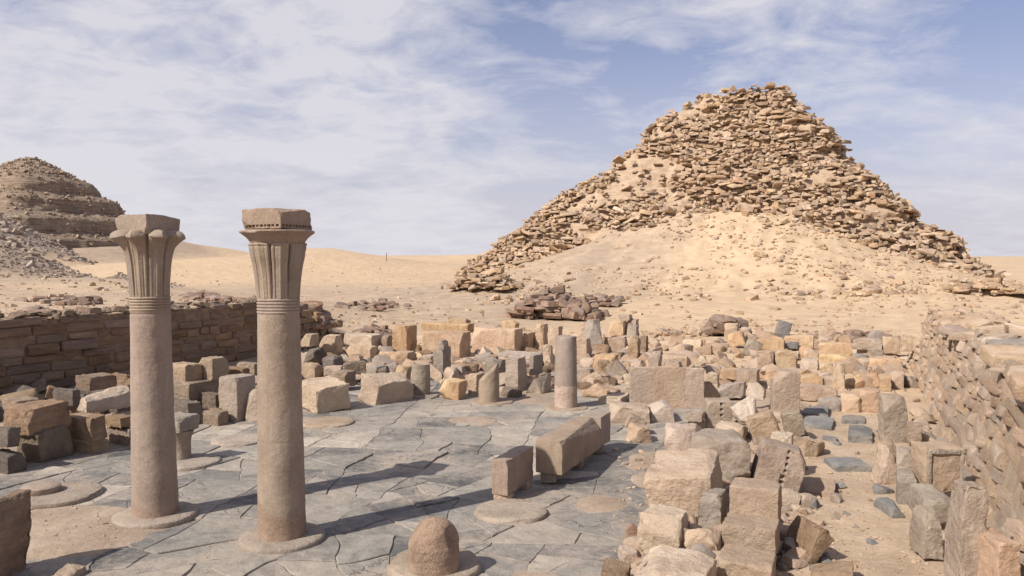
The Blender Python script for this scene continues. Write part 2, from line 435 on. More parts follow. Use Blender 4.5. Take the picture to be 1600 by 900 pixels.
def slab_material():
    m = bpy.data.materials.new('basalt_paving'); m.use_nodes = True
    t = m.node_tree; t.nodes.clear()
    tc = NN(t, 'ShaderNodeTexCoord'); oi = NN(t, 'ShaderNodeObjectInfo')
    v = tc.outputs['Object']; rnd = oi.outputs['Random']
    base = ramp(t, rnd, [(0.0, (.092, .090, .088)), (.18, (.145, .139, .130)), (.45, (.198, .185, .165)), (.74, (.25, .23, .20)), (.92, (.335, .30, .25)), (1.0, (.44, .385, .31))])
    off = NN(t, 'ShaderNodeVectorMath', operation='MULTIPLY_ADD')
    rc = NN(t, 'ShaderNodeCombineXYZ')
    for i in range(3): LK(t, rnd, rc.inputs[i])
    LK(t, rc.outputs[0], off.inputs[0]); off.inputs[1].default_value = (3.7, 5.3, 0); LK(t, v, off.inputs[2])
    nb = noise(t, off.outputs[0], 1.5, 8, .66, .7)
    c = mixc(t, .75, base, ramp(t, nb, [(.3, .25), (.5, .5), (.7, .75)]), 'OVERLAY')
    nd = noise(t, v, .45, 7, .66, .8)
    nd2 = noise(t, v, 5.5, 7, .72, .3)
    dust = mathn(t, 'MULTIPLY', ramp(t, mathn(t, 'ADD', mathn(t, 'MULTIPLY', nd, .62), mathn(t, 'MULTIPLY', nd2, .38)), [(.43, 0.03), (.50, .34), (.585, .88)]), 1.0)
    c = mixc(t, dust, c, (.345, .29, .236))
    nf = noise(t, v, 34, 4, .7)
    c = mixc(t, .22, c, ramp(t, nf, [(.3, .3), (.7, .7)]), 'OVERLAY')
    # fine cracks
    vo = NN(t, 'ShaderNodeTexVoronoi', feature='DISTANCE_TO_EDGE'); vo.inputs['Scale'].default_value = 1.25
    wob = NN(t, 'ShaderNodeVectorMath', operation='ADD')
    nv = NN(t, 'ShaderNodeTexNoise'); nv.inputs['Scale'].default_value = 2.2; nv.inputs['Detail'].default_value = 5; LK(t, v, nv.inputs['Vector'])
    sc = NN(t, 'ShaderNodeVectorMath', operation='SCALE'); LK(t, nv.outputs['Color'], sc.inputs[0]); sc.inputs['Scale'].default_value = .9
    LK(t, v, wob.inputs[0]); LK(t, sc.outputs[0], wob.inputs[1]); LK(t, wob.outputs[0], vo.inputs['Vector'])
    gate = ramp(t, noise(t, v, .7, 3), [(.56, 0.), (.62, 1.)])
    crack = mathn(t, 'MULTIPLY', ramp(t, vo.outputs['Distance'], [(.0, 1.), (.026, 0.)]), gate)
    c = mixc(t, mathn(t, 'MULTIPLY', crack, .55), c, (.06, .053, .046))
    b1 = noise(t, v, 3.2, 9, .68, .5)
    hgt = mathn(t, 'SUBTRACT', b1, mathn(t, 'MULTIPLY', crack, .5))
    bp = NN(t, 'ShaderNodeBump'); bp.inputs['Strength'].default_value = .75; bp.inputs['Distance'].default_value = .08
    LK(t, hgt, bp.inputs['Height'])
    bs = NN(t, 'ShaderNodeBsdfPrincipled')
    LK(t, ramp(t, nb, [(.3, .72), (.7, .9)]), bs.inputs['Roughness']); bs.inputs['Specular IOR Level'].default_value = .3
    LK(t, c, bs.inputs['Base Color']); LK(t, bp.outputs[0], bs.inputs['Normal'])
    out = NN(t, 'ShaderNodeOutputMaterial'); LK(t, bs.outputs[0], out.inputs[0])
    return m
M['slab'] = slab_material()

def sand_material():
    m = bpy.data.materials.new('desert_sand'); m.use_nodes = True
    t = m.node_tree; t.nodes.clear()
    tc = NN(t, 'ShaderNodeTexCoord'); v = tc.outputs['Object']
    at = NN(t, 'ShaderNodeAttribute', attribute_name='stony_or_shade')
    n1 = noise(t, v, .05, 6, .6, .5)
    n2 = noise(t, v, .6, 7, .62, .3)
    n3 = noise(t, v, 7.0, 6, .7)
    n4 = noise(t, v, 38.0, 3, .7)
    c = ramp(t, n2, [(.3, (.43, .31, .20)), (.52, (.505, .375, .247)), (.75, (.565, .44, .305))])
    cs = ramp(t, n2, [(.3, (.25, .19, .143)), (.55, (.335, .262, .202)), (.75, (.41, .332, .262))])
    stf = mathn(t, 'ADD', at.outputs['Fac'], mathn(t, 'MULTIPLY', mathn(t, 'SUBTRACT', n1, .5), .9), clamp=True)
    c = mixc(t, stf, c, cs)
    c = mixc(t, .30, c, ramp(t, n3, [(.3, .25), (.52, .52), (.7, .75)]), 'OVERLAY')
    c = mixc(t, .30, c, ramp(t, n4, [(.3, .25), (.52, .52), (.7, .75)]), 'OVERLAY')
    hgt = mathn(t, 'ADD', mathn(t, 'ADD', mathn(t, 'MULTIPLY', n3, .7), mathn(t, 'MULTIPLY', n4, .22)), mathn(t, 'MULTIPLY', n2, 1.5))
    bp = NN(t, 'ShaderNodeBump'); bp.inputs['Strength'].default_value = .6; bp.inputs['Distance'].default_value = .08
    LK(t, hgt, bp.inputs['Height'])
    bs = NN(t, 'ShaderNodeBsdfPrincipled'); bs.inputs['Roughness'].default_value = .97; bs.inputs['Specular IOR Level'].default_value = .1
    LK(t, c, bs.inputs['Base Color']); LK(t, bp.outputs[0], bs.inputs['Normal'])
    out = NN(t, 'ShaderNodeOutputMaterial'); LK(t, bs.outputs[0], out.inputs[0])
    return m
M['sand'] = sand_material()

# ------------------------------------------------------------------ terrain
def build_terrain():
    ang = np.concatenate([np.linspace(-180, -52, 90, endpoint=False), np.linspace(-52, 46, 620, endpoint=False), np.linspace(46, 180, 90, endpoint=False)])
    ang = np.radians(ang)                      # clockwise from +Y
    rad = np.concatenate([[1.5, 4, 7, 9.5], np.geomspace(11, 330, 300), np.geomspace(340, 6000, 70)])
    A, Rr = np.meshgrid(ang, rad)
    X = np.sin(A) * Rr; Y = np.cos(A) * Rr
    Z = ground(X, Y)
    na, nr = len(ang), len(rad)
    V = np.stack([X, Y, Z], -1).reshape(-1, 3)
    i = np.arange(nr - 1)[:, None] * na; j = np.arange(na)[None, :]; j2 = (j + 1) % na
    F = np.stack([i + j, i + na + j, i + na + j2, i + j2], -1).reshape(-1, 4)[:, ::-1]
    c = len(V); V = np.vstack([V, [[0, 0, float(Z[0].mean())]]])
    me = newmesh('ground', V, F, M['sand'], sharp=0)
    x, y = V[:, 0], V[:, 1]; u, v = xy2uv(x, y); d = np.hypot(x, y)
    P3 = np.stack([x, y, x * 0], 1)
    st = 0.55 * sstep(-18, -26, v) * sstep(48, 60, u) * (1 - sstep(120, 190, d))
    st = np.maximum(st, 1.0 * sstep(-19.5, -21, v) * (v > -31.4) * (1 - sstep(30, 40, u)))  # strip before the left wall coloured dark to stand for the wall's shadow
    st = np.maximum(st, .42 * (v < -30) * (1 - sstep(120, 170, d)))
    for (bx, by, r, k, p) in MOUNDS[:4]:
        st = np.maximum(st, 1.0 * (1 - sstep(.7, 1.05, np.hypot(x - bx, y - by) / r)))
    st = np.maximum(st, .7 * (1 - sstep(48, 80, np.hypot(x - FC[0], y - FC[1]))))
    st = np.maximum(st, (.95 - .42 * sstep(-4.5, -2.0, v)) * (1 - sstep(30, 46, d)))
    st = np.clip(st + fbm(P3 / 11, 81, 3) * .2 * (st > .05), 0, 1)
    a = me.attributes.new('stony_or_shade', 'FLOAT', 'POINT'); a.data.foreach_set('value', st.astype(np.float32))
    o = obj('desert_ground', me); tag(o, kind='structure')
build_terrain()

# ------------------------------------------------------------------ big ruined pyramid
PROTO = []
for k in range(14):
    s = np.random.RandomState(k)
    PROTO.append(rock(1, 1, 1, seed=200 + k, n=2, amp=.10, chips=3, rad=.12, cut=.4))
PROTO4 = [rock(1, 1, 1, seed=300 + k, n=4, amp=.06, chips=5, rad=.10, cut=.35) for k in range(10)]

def stones_mesh(name, items, protos, mat, sharp=30):
    """items: (x, y, z, w, d, h, rz, rx, ry) -> one joined mesh"""
    Vs, Fs, n = [], [], 0
    for k, (x, y, z, w, d, h, rz, rx, ry) in enumerate(items):
        P, F = protos[k % len(protos)]
        Q = P * np.array([w, d, h])
        m = np.array(Euler((rx, ry, rz)).to_matrix())
        Q = Q @ m.T + np.array([x, y, z])
        Vs.append(Q); Fs.append(F + n); n += len(Q)
    return newmesh(name, np.vstack(Vs), np.vstack(Fs), mat, sharp)

LZ = [-1, 0, 2.5, 8.1, 11, 19.3, 23.5, 29, 33, 35, 36.5]; LS = [48, 47, 44.0, 39.3, 34.6, 25.8, 20.6, 14.4, 9.4, 7.2, 4.5]
RZ = [-1, 0, .8, 6, 11.3, 19.1, 25.3, 30, 33, 35, 36.5]; RS = [44, 42, 38.4, 32.4, 24.8, 18.2, 13.2, 8.4, 7.4, 6.8, 5]
FZ = [0, 12, 20, 28, 33, 35.5, 36.3]; FS = [38, 27.5, 20.7, 13.2, 9.0, 7.0, 4.6]
def pyr_extent(z): return np.interp(z, LZ, LS), np.interp(z, RZ, RS), np.interp(z, FZ, FS)
def pyr_point(z, th):
    """point of the ruined surface at height z, angle th round the centre (court axes: u back, v across)"""
    sl, sr, sf = pyr_extent(z)
    c, s = np.cos(th), np.sin(th)                # c along v, s along u (s<0 faces us)
    a = np.where(c < 0, sl, sr); b = np.where(s < 0, sf, (sl + sr) / 2)
    p = 7.0
    r = ((np.abs(c) / a) ** p + (np.abs(s) / b) ** p) ** (-1 / p)
    G = np.stack([np.cos(th) * r / 6, np.sin(th) * r / 6, z / 4.2], 1)
    r = r + fbm(G, 91, 4) * 2.3 + fbm(G * 4, 95, 2) * .6 - .25 + fbm(np.stack([z / 2.6, th * 1.1, z * 0], 1), 97, 2) * 1.5
    u = PCU + s * r; v = PCV + c * r
    x, y = uv2xy(u, v)
    return x, y, r
def build_pyramid():
    root = empty('ruined_pyramid', (PC[0], PC[1], 0))
    tag(root, 'large ruined pyramid of tumbled tan stones rising from a sand slope', 'pyramid')
    zs = np.arange(-1.0, 34.2, .42); ths = np.linspace(0, 2 * math.pi, 520, endpoint=False)
    T, Z = np.meshgrid(ths, zs)
    x, y, r = pyr_point(Z.ravel(), T.ravel())
    # keep the core a little inside the stones
    k = .45
    x = x - (x - PC[0]) / np.maximum(r, .1) * k; y = y - (y - PC[1]) / np.maximum(r, .1) * k
    top = fbm(np.stack([x / 3, y / 3, x * 0], 1), 5, 3) * .9
    zz = Z.ravel() + np.where(Z.ravel() > 32.0, top * (Z.ravel() - 32) / 2.2, 0)
    V = np.stack([x - PC[0], y - PC[1], zz], 1)
    nt, nz = len(ths), len(zs)
    i = np.arange(nz - 1)[:, None] * nt; j = np.arange(nt)[None, :]; j2 = (j + 1) % nt
    F = np.stack([i + j, i + j2, i + nt + j2, i + nt + j], -1).reshape(-1, 4)
    # cap the top
    c = len(V); V = np.vstack([V, [[0, 0, 34.3]]])
    cap = [(nt * (nz - 1) + a, nt * (nz - 1) + (a + 1) % nt, c, c) for a in range(nt)]
    me = newmesh('rubble_core', V, F, M['pyrcore'], 40)
    obj('rubble_core', me, root)
    capme = newmesh('top_rubble', V[[*range(nt * (nz - 1), nt * nz), c]], [(a, (a + 1) % nt, nt) for a in range(nt)], M['pyrcore'])
    obj('top_core', capme, root)
    items = []
    z = -.2; lay = 0
    rs = np.random.RandomState(17)
    while z < 34.0:
        th = np.linspace(math.pi * .86, math.pi * 2.14, 900)      # left, front and right sides
        x, y, r = pyr_point(np.full_like(th, z), th)
        seg = np.hypot(np.diff(x), np.diff(y)); L = np.concatenate([[0], np.cumsum(seg)])
        gz = ground(x, y)
        hlay = rs.uniform(.34, .58)
        q = rs.uniform(0, 1.0)
        while q < L[-1] - .5:
            w = float(np.clip(rs.lognormal(-.25, .48), .3, 2.1))
            xm, ym = np.interp(q + w / 2, L, x), np.interp(q + w / 2, L, y)
            k = min(np.searchsorted(L, q + w / 2), len(x) - 1)
            tx, ty = x[min(k + 4, len(x) - 1)] - x[max(k - 4, 0)], y[min(k + 4, len(x) - 1)] - y[max(k - 4, 0)]
            q += w * rs.uniform(.85, 1.1)
            if z < gz[k] - .35: continue
            pm = vnoise(np.array([[xm / 5, ym / 5, z / 3.0]]), 77)[0]
            if pm + .25 * vnoise(np.array([[xm / 1.6, ym / 1.6, z / 1.2]]), 79)[0] > .24 and rs.rand() < .85: continue           # sandy pockets
            if rs.rand() < .10: continue
            if rs.rand() < .10: w *= 1.5
            a = math.atan2(ty, tx) + rs.normal(0, .5)
            nx, ny = (xm - PC[0]), (ym - PC[1]); nl = math.hypot(nx, ny) or 1
            out = rs.normal(-.05, .38)
            h = hlay * rs.uniform(.55, 1.45); d = w * rs.uniform(.55, 1.0)
            zj = z + rs.normal(0, .24)
            items.append((xm + nx / nl * out - PC[0], ym + ny / nl * out - PC[1], zj, w * 1.05, max(d, .6), h, a, rs.normal(0, .2), rs.normal(0, .2)))
        z += hlay * .84; lay += 1
    # loose stones on the very top
    for k in range(60):
        a = rs.uniform(0, 6.28); rr = rs.uniform(0, 7.0)
        x, y = math.cos(a) * rr, math.sin(a) * rr
        w = rs.uniform(.6, 1.6)
        items.append((x, y, 33.6 + rs.uniform(-.4, .5) - rr * .08, w, w * .7, rs.uniform(.35, .7), rs.uniform(0, 6), rs.normal(0, .15), rs.normal(0, .15)))
    def show(t): return t[3] * t[5] / ((t[0] + PC[0]) ** 2 + (t[1] + PC[1]) ** 2) * (1 if t[1] < 10 else .2)
    items.sort(key=show, reverse=True)
    big, rest = items[:290], items[290:]
    shared = [newmesh('pyramid_stone', P, F, M['pyr'], 30) for P, F in PROTO4]
    for k, (x, y, z, w, d, h, rz, rx, ry) in enumerate(big):
        o = obj('stone', shared[k % len(shared)], root, (x, y, z), (rx, ry, rz)); o.scale = (w, d, h)
    o = obj('smaller_stones', stones_mesh('smaller_stones', rest, PROTO, M['pyr']), root); o['kind'] = 'stuff'
    # the stub of casing courses standing on the right-hand shoulder
    print('pyramid stones', len(items))
build_pyramid()

# ------------------------------------------------------------------ stepped pyramid far off
def build_far():
    root = empty('stepped_pyramid', (FC[0], FC[1], 0))
    tag(root, 'dark stepped pyramid ruin with banded terraces far off in the desert', 'pyramid')
    zs = np.arange(3, 42.6, .55); ths = np.linspace(0, 2 * math.pi, 420, endpoint=False)
    def sof(z):
        b = 7.2; k = np.floor(z / b); f = z / b - k
        f2 = np.where(f < .66, f * .35, .231 + (f - .66) / .34 * .769)
        zz = (k + f2) * b
        return np.interp(zz, [0, 7, 22, 33, 37, 39.5, 41.2, 42.6], [47, 39, 24.5, 14.5, 10.5, 7.0, 4.0, .3])
    T, Z = np.meshgrid(ths, zs); T = T.ravel(); Z = Z.ravel()
    c, s = np.cos(T), np.sin(T); S = sof(Z)
    p = 6.0
    r = ((np.abs(c)) ** p + (np.abs(s)) ** p) ** (-1 / p) * S
    rnd_ = sstep(30, 39, Z)
    S2 = np.interp(Z, [0, 7, 22, 33, 37, 39.5, 41.2, 42.6], [47, 39, 24.5, 14.5, 10.5, 7.0, 4.0, .3])
    r = r * (1 - rnd_) + S2 * 1.08 * rnd_
    G = np.stack([c * r / 8, s * r / 8, Z / 7], 1)
    r = r + fbm(G, 131, 4) * 1.7 + fbm(G * 5, 135, 2) * .45
    u = s * r; v = c * r
    x = u * DU[0] + v * DV[0]; y = u * DU[1] + v * DV[1]
    V = np.stack([x, y, Z], 1); nt, nz = len(ths), len(zs)
    i = np.arange(nz - 1)[:, None] * nt; j = np.arange(nt)[None, :]; j2 = (j + 1) % nt
    F = np.stack([i + j, i + j2, i + nt + j2, i + nt + j], -1).reshape(-1, 4)
    obj('terraced_core', newmesh('terraced_core', V, F, M['farcore'], 40), root)
    rs = np.random.RandomState(5); items = []
    idx = rs.choice(len(V), 5200, replace=False)
    for k in idx:
        x, y, z = V[k]
        f = (z / 7.2) % 1.0
        if .1 < f < .62 and z < 36 and rs.rand() < .82: continue
        if x * .5 - y * .85 < -14: continue
        w = float(np.clip(rs.lognormal(-.45, .45), .3, 1.5))
        items.append((x, y, z - .1, w, w * .8, w * rs.uniform(.4, .7), rs.uniform(0, 6), rs.normal(0, .2), rs.normal(0, .2)))
    o = obj('terrace_rubble', stones_mesh('terrace_rubble', items, PROTO, M['far']), root); o['kind'] = 'stuff'
build_far()

# ------------------------------------------------------------------ masonry walls
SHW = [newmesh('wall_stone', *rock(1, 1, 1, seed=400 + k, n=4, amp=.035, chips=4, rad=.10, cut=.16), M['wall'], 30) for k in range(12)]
def build_left_wall():
    vw = -31.2
    u0, u1 = 12.0, 41.5
    x0, y0 = uv2xy(u0, vw)
    root = empty('court_wall', (x0, y0, 0), PHI)       # local Y runs along u, local X along v
    tag(root, 'long shaded wall of brown coursed stones behind the two tall columns', 'wall', kind='thing')
    rs = np.random.RandomState(3)
    # backing of mortar and fill, its end broken down in steps
    L = u1 - u0
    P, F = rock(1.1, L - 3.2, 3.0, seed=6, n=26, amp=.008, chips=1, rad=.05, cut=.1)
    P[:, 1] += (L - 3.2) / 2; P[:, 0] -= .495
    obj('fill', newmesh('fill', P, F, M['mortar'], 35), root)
    z = 0.0; row = 0
    hs = [.42, .36, .46, .33, .44, .36, .40, .36]
    while row < len(hs):
        h = hs[row]; q = -rs.uniform(0, 1.0)
        end = L - max(0, row - 2.0) * .42 + rs.uniform(-.4, .5)
        while q < end:
            w = float(np.clip(rs.lognormal(.22, .45), .5, 2.8))
            if q + w > end + .3: w = max(.4, end - q)
            if not (row == len(hs) - 1 and rs.rand() < .35):
                hh = h * rs.uniform(.80, 1.0)
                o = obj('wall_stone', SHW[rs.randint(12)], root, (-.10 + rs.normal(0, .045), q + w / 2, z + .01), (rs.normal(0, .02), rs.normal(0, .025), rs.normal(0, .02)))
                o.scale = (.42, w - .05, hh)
            q += w + rs.uniform(.0, .04)
        z += h; row += 1
    # capping rubble along the top
    items = []
    for k in range(260):
        q = rs.uniform(0, L - 2.5); w = rs.uniform(.15, .6)
        items.append((-rs.uniform(0, 1.4), q, 3.02 + rs.uniform(-.05, .12), w, w * .8, w * rs.uniform(.3, .5), rs.uniform(0, 6), rs.normal(0, .1), rs.normal(0, .1)))
    for k in range(90):                                  # tumbled end
        q = L - rs.uniform(-2.4, 2.8); w = rs.uniform(.25, .8)
        zt = np.interp(q, [L - 3, L + 2.4], [2.6, .1])
        items.append((rs.uniform(-1.5, .1), q, zt * rs.uniform(.2, 1), w, w * .8, w * .5, rs.uniform(0, 6), rs.normal(0, .25), rs.normal(0, .25)))
    o = obj('wall_top_rubble', stones_mesh('wall_top_rubble', items, PROTO, M['wall']), root); o['kind'] = 'stuff'
build_left_wall()

SHR = [newmesh('wall_stone', *rock(1, 1, 1, seed=430 + k, n=5, amp=.03, chips=4, rad=.05, cut=.13), M['rwall'], 28) for k in range(14)]
PROTOF = [rock(1, 1, 1, seed=460 + k, n=3, amp=.04, chips=3, rad=.06, cut=.2) for k in range(12)]
def build_right_wall():
    vb = 2.35; u0, u1 = 12.5, 47.0; L = u1 - u0; LEAN = .34; TOP = 2.72
    x0, y0 = uv2xy(u0, vb)
    root = empty('rubble_wall', (x0, y0, 0), PHI)
    tag(root, 'sunlit leaning wall of rough tan stones along the sandy passage', 'wall', kind='thing')
    rs = np.random.RandomState(8)
    P, F = rock(2.6, L, TOP, seed=9, n=70, amp=.006, chips=0, rad=.02, nib=.1)
    P[:, 0] += P[:, 2] * LEAN + 1.3 + .07; P[:, 1] += L / 2
    P += np.stack([fbm(P / .9, 5, 4) * .09, P[:, 1] * 0, fbm(P / .8, 6, 4) * .14 * (P[:, 2] > .5)], 1)
    obj('fill', newmesh('fill', P, F, M['mortar2'], 35), root)
    items = []
    t = 0.0; ang = math.atan(LEAN); SL_ = TOP / math.cos(ang)
    while t < SL_ + .1:
        h = rs.uniform(.20, .40); q = -rs.uniform(0, .8)
        while q < L:
            w = float(np.clip(rs.lognormal(-.12, .55), .25, 2.4)); hh = h * rs.uniform(.74, 1.04)
            if rs.rand() < .97:
                z = t * math.cos(ang); th = rs.uniform(.3, .55)
                out = rs.normal(.0, .045)
                items.append((z * LEAN - out * math.cos(ang) + .21 * 1.0, q + w / 2, z + out * math.sin(ang) - .02, th, w * .97, hh, rs.normal(0, .06), rs.normal(0, .05), ang + rs.normal(-.04, .08)))
            q += w * rs.uniform(.9, 1.12)
        t += h * .95
    for k in range(240):                                # loose pieces and flat slabs on the uneven top
        q = rs.uniform(0, L); w = float(np.clip(rs.lognormal(-.7, .5), .2, 1.2))
        items.append((TOP * LEAN + rs.uniform(-.1, 2.6), q, TOP - .06 + rs.uniform(-.05, .10), w, w * rs.uniform(.6, 1.4), w * rs.uniform(.2, .45), rs.uniform(0, 6), rs.normal(0, .12), rs.normal(0, .12)))
    def show(t): return t[4] * t[5] / (t[1] + 6) ** 2 if t[1] > 3.5 else 0
    items.sort(key=show, reverse=True)
    for k, (x, y, z, w, d, h, rz, rx, ry) in enumerate(items[:296]):
        o = obj('wall_stone', SHR[k % 14], root, (x, y, z), (rx, ry, rz)); o.scale = (w, d, h)
    o = obj('smaller_stones', stones_mesh('smaller_stones', items[296:], PROTOF, M['rwall']), root); o['kind'] = 'stuff'
build_right_wall()

# ------------------------------------------------------------------ court paving
def build_paving():
    U0, U1, V0, V1 = 7.0, 31.6, -20.6, -3.85
    x0, y0 = uv2xy(U0, V0)
    root = empty('court_paving', (0, 0, 0), 0); tag(root, kind='structure')
    rs = np.random.RandomState(12)
    polys = [[(U0, V0), (U1, V0), (U1, V1), (U0, V1)]]
    def area(p):
        p = np.array(p); return abs(np.sum(p[:, 0] * np.roll(p[:, 1], -1) - np.roll(p[:, 0], -1) * p[:, 1])) / 2
    def halve(p, c, n):
        A_, B_ = [], []
        for k in range(len(p)):
            a_, b_ = np.array(p[k]), np.array(p[(k + 1) % len(p)])
            da, db = (a_ - c) @ n, (b_ - c) @ n
            (A_ if da <= 0 else B_).append(tuple(a_))
            if da * db < 0:
                q_ = tuple(a_ + (b_ - a_) * da / (da - db)); A_.append(q_); B_.append(q_)
        return A_, B_
    wts = [area(polys[0])]
    while len(polys) < 292:
        k = int(np.argmax(wts)); p = polys.pop(k); wts.pop(k)
        P_ = np.array(p); c = P_.mean(0) + 0
        C_ = np.cov((P_ - P_.mean(0)).T); ev, evec = np.linalg.eigh(C_)
        n = evec[:, 1]; big = area(p) > 12
        a_ = rs.normal(0, .16 if big else .34); n = np.array([n[0] * math.cos(a_) - n[1] * math.sin(a_), n[0] * math.sin(a_) + n[1] * math.cos(a_)])
        if big and rs.rand() < .5: n = np.array([.25, 1.0]) / 1.031 if abs(n[1]) > abs(n[0]) else np.array([1.0, -.2]) / 1.02
        c = c + n * rs.uniform(-.22, .22) * math.sqrt(area(p))
        for q_ in halve(p, c, n):
            if len(q_) >= 3: polys.append(q_); wts.append(area(q_) * rs.uniform(.45, 1.9) * (1.25 if np.mean([t[0] for t in q_]) < 18 else .8))
    cnt = 0
    for i, poly in enumerate(polys):
        pts = np.array(poly)
        ctr = pts.mean(0)
        if any(((ctr[0] - pu) / ru) ** 2 + ((ctr[1] - pv) / rv) ** 2 < .55 for pu, pv, ru, rv, k in SANDP[:2]): continue
        # roughen the edges: the same displacement field for both neighbours
        dense = []
        for k in range(len(pts)):
            p, q = pts[k], pts[(k + 1) % len(pts)]
            m = max(1, int(np.hypot(*(q - p)) / .16))
            for t in range(m): dense.append(p + (q - p) * t / m)
        D = np.array(dense)
        G = np.stack([D[:, 0], D[:, 1], D[:, 0] * 0], 1)
        D = D + np.stack([fbm(G / 1.1, 7, 2), fbm(G / 1.1, 8, 2)], 1) * .16 + np.stack([fbm(G / .25, 9, 2), fbm(G / .25, 10, 2)], 1) * .045
        ctr = D.mean(0)
        gap = .006 if rs.rand() < .72 else .018
        if rs.rand() < .08: gap = .05
        dirs = D - ctr; dl = np.linalg.norm(dirs, axis=1, keepdims=True)
        D1 = D - dirs / np.maximum(dl, .05) * (gap / 2 + np.abs(fbm(G / .25, 19 + i, 2))[:, None] * .022)
        D2 = D1 - dirs / np.maximum(dl, .05) * .014
        n = len(D)
        zt = rs.normal(0, .008) + (rs.uniform(.01, .03) if rs.rand() < .12 else 0)
        tu, tv = rs.normal(0, .006, 2)
        def lift(Q, z):
            o = []
            for a in Q:
                xx, yy = uv2xy(a[0], a[1])
                o.append((xx, yy, z + (a[0] - ctr[0]) * tu + (a[1] - ctr[1]) * tv))
            return o
        V = lift(D2, zt) + lift(D1, zt - .014) + lift(D1, -.12)
        F = [tuple(range(n))]
        for k in range(n):
            k2 = (k + 1) % n
            F.append((n + k, n + k2, k2, k)); F.append((2 * n + k, 2 * n + k2, n + k2, n + k))
        # signed area decides winding
        Vx = np.array(V[:n]); a = np.sum(Vx[:, 0] * np.roll(Vx[:, 1], -1) - np.roll(Vx[:, 0], -1) * Vx[:, 1])
        if a < 0: F = [f[::-1] for f in F]
        obj('paving_slab', newmesh('paving_slab', V, F, M['slab'], 20), root); cnt += 1
    print('slabs', cnt)
build_paving()

# ------------------------------------------------------------------ columns
def lathe(prof, nt=48, wob=.008, seed=0, cap=True, top_rough=0.0, freq=2.2):
    prof = np.array(prof, float); nz = len(prof)
    th = np.linspace(0, 2 * math.pi, nt, endpoint=False)
    Z = np.repeat(prof[:, 1], nt); Rr = np.repeat(prof[:, 0], nt); T = np.tile(th, nz)
    G = np.stack([np.cos(T) * Rr * freq, np.sin(T) * Rr * freq, Z * freq], 1) + seed * 5.3
    Rr = Rr + (fbm(G, seed, 4) * wob * 1.6 + fbm(G * 5, seed + 3, 2) * wob * .6) * (Rr > 0.02)
    if top_rough:
        zt = prof[:, 1].max()
        Z = Z + fbm(G * 1.4, seed + 7, 4) * top_rough * np.clip((Z - zt * .6) / (zt * .4), 0, 1) ** 2
    V = np.stack([np.cos(T) * Rr, np.sin(T) * Rr, Z], 1)
    F = []
    for i in range(nz - 1):
        for j in range(nt):
            j2 = (j + 1) % nt
            F.append((i * nt + j, i * nt + j2, (i + 1) * nt + j2, (i + 1) * nt + j))
    return V, np.array(F, np.int32)
def disc_profile(r, h, top_r=None):
    tr = top_r or r * .93
    return [(r * .98, -.12), (r, 0), (r, h * .55), (r * .985, h * .8), (tr, h), (tr * .75, h + .004), (tr * .4, h + .006), (0.001, h + .006)]
def plane_cuts(V, n, depth, seed, zmin=-1, up=.4):
    rs = np.random.RandomState(seed * 5 + 3)
    V = V.copy()
    for k in range(n):
        a = rs.uniform(0, 6.283); nr = np.array([math.cos(a), math.sin(a), rs.uniform(.1, 1.0) * up]); nr /= np.linalg.norm(nr)
        off = np.max(V @ nr) - depth * rs.uniform(.3, 1.1)
        e = np.maximum(V @ nr - off, 0) * (V[:, 2] > zmin)
        V = V - e[:, None] * nr
    return V
def base_disc(root, r, h, seed, mat='disc', name='column_base'):
    V, F = lathe(disc_profile(r, h), 64, .018, seed)
    return obj(name, newmesh(name, V, F, M[mat], 40), root)

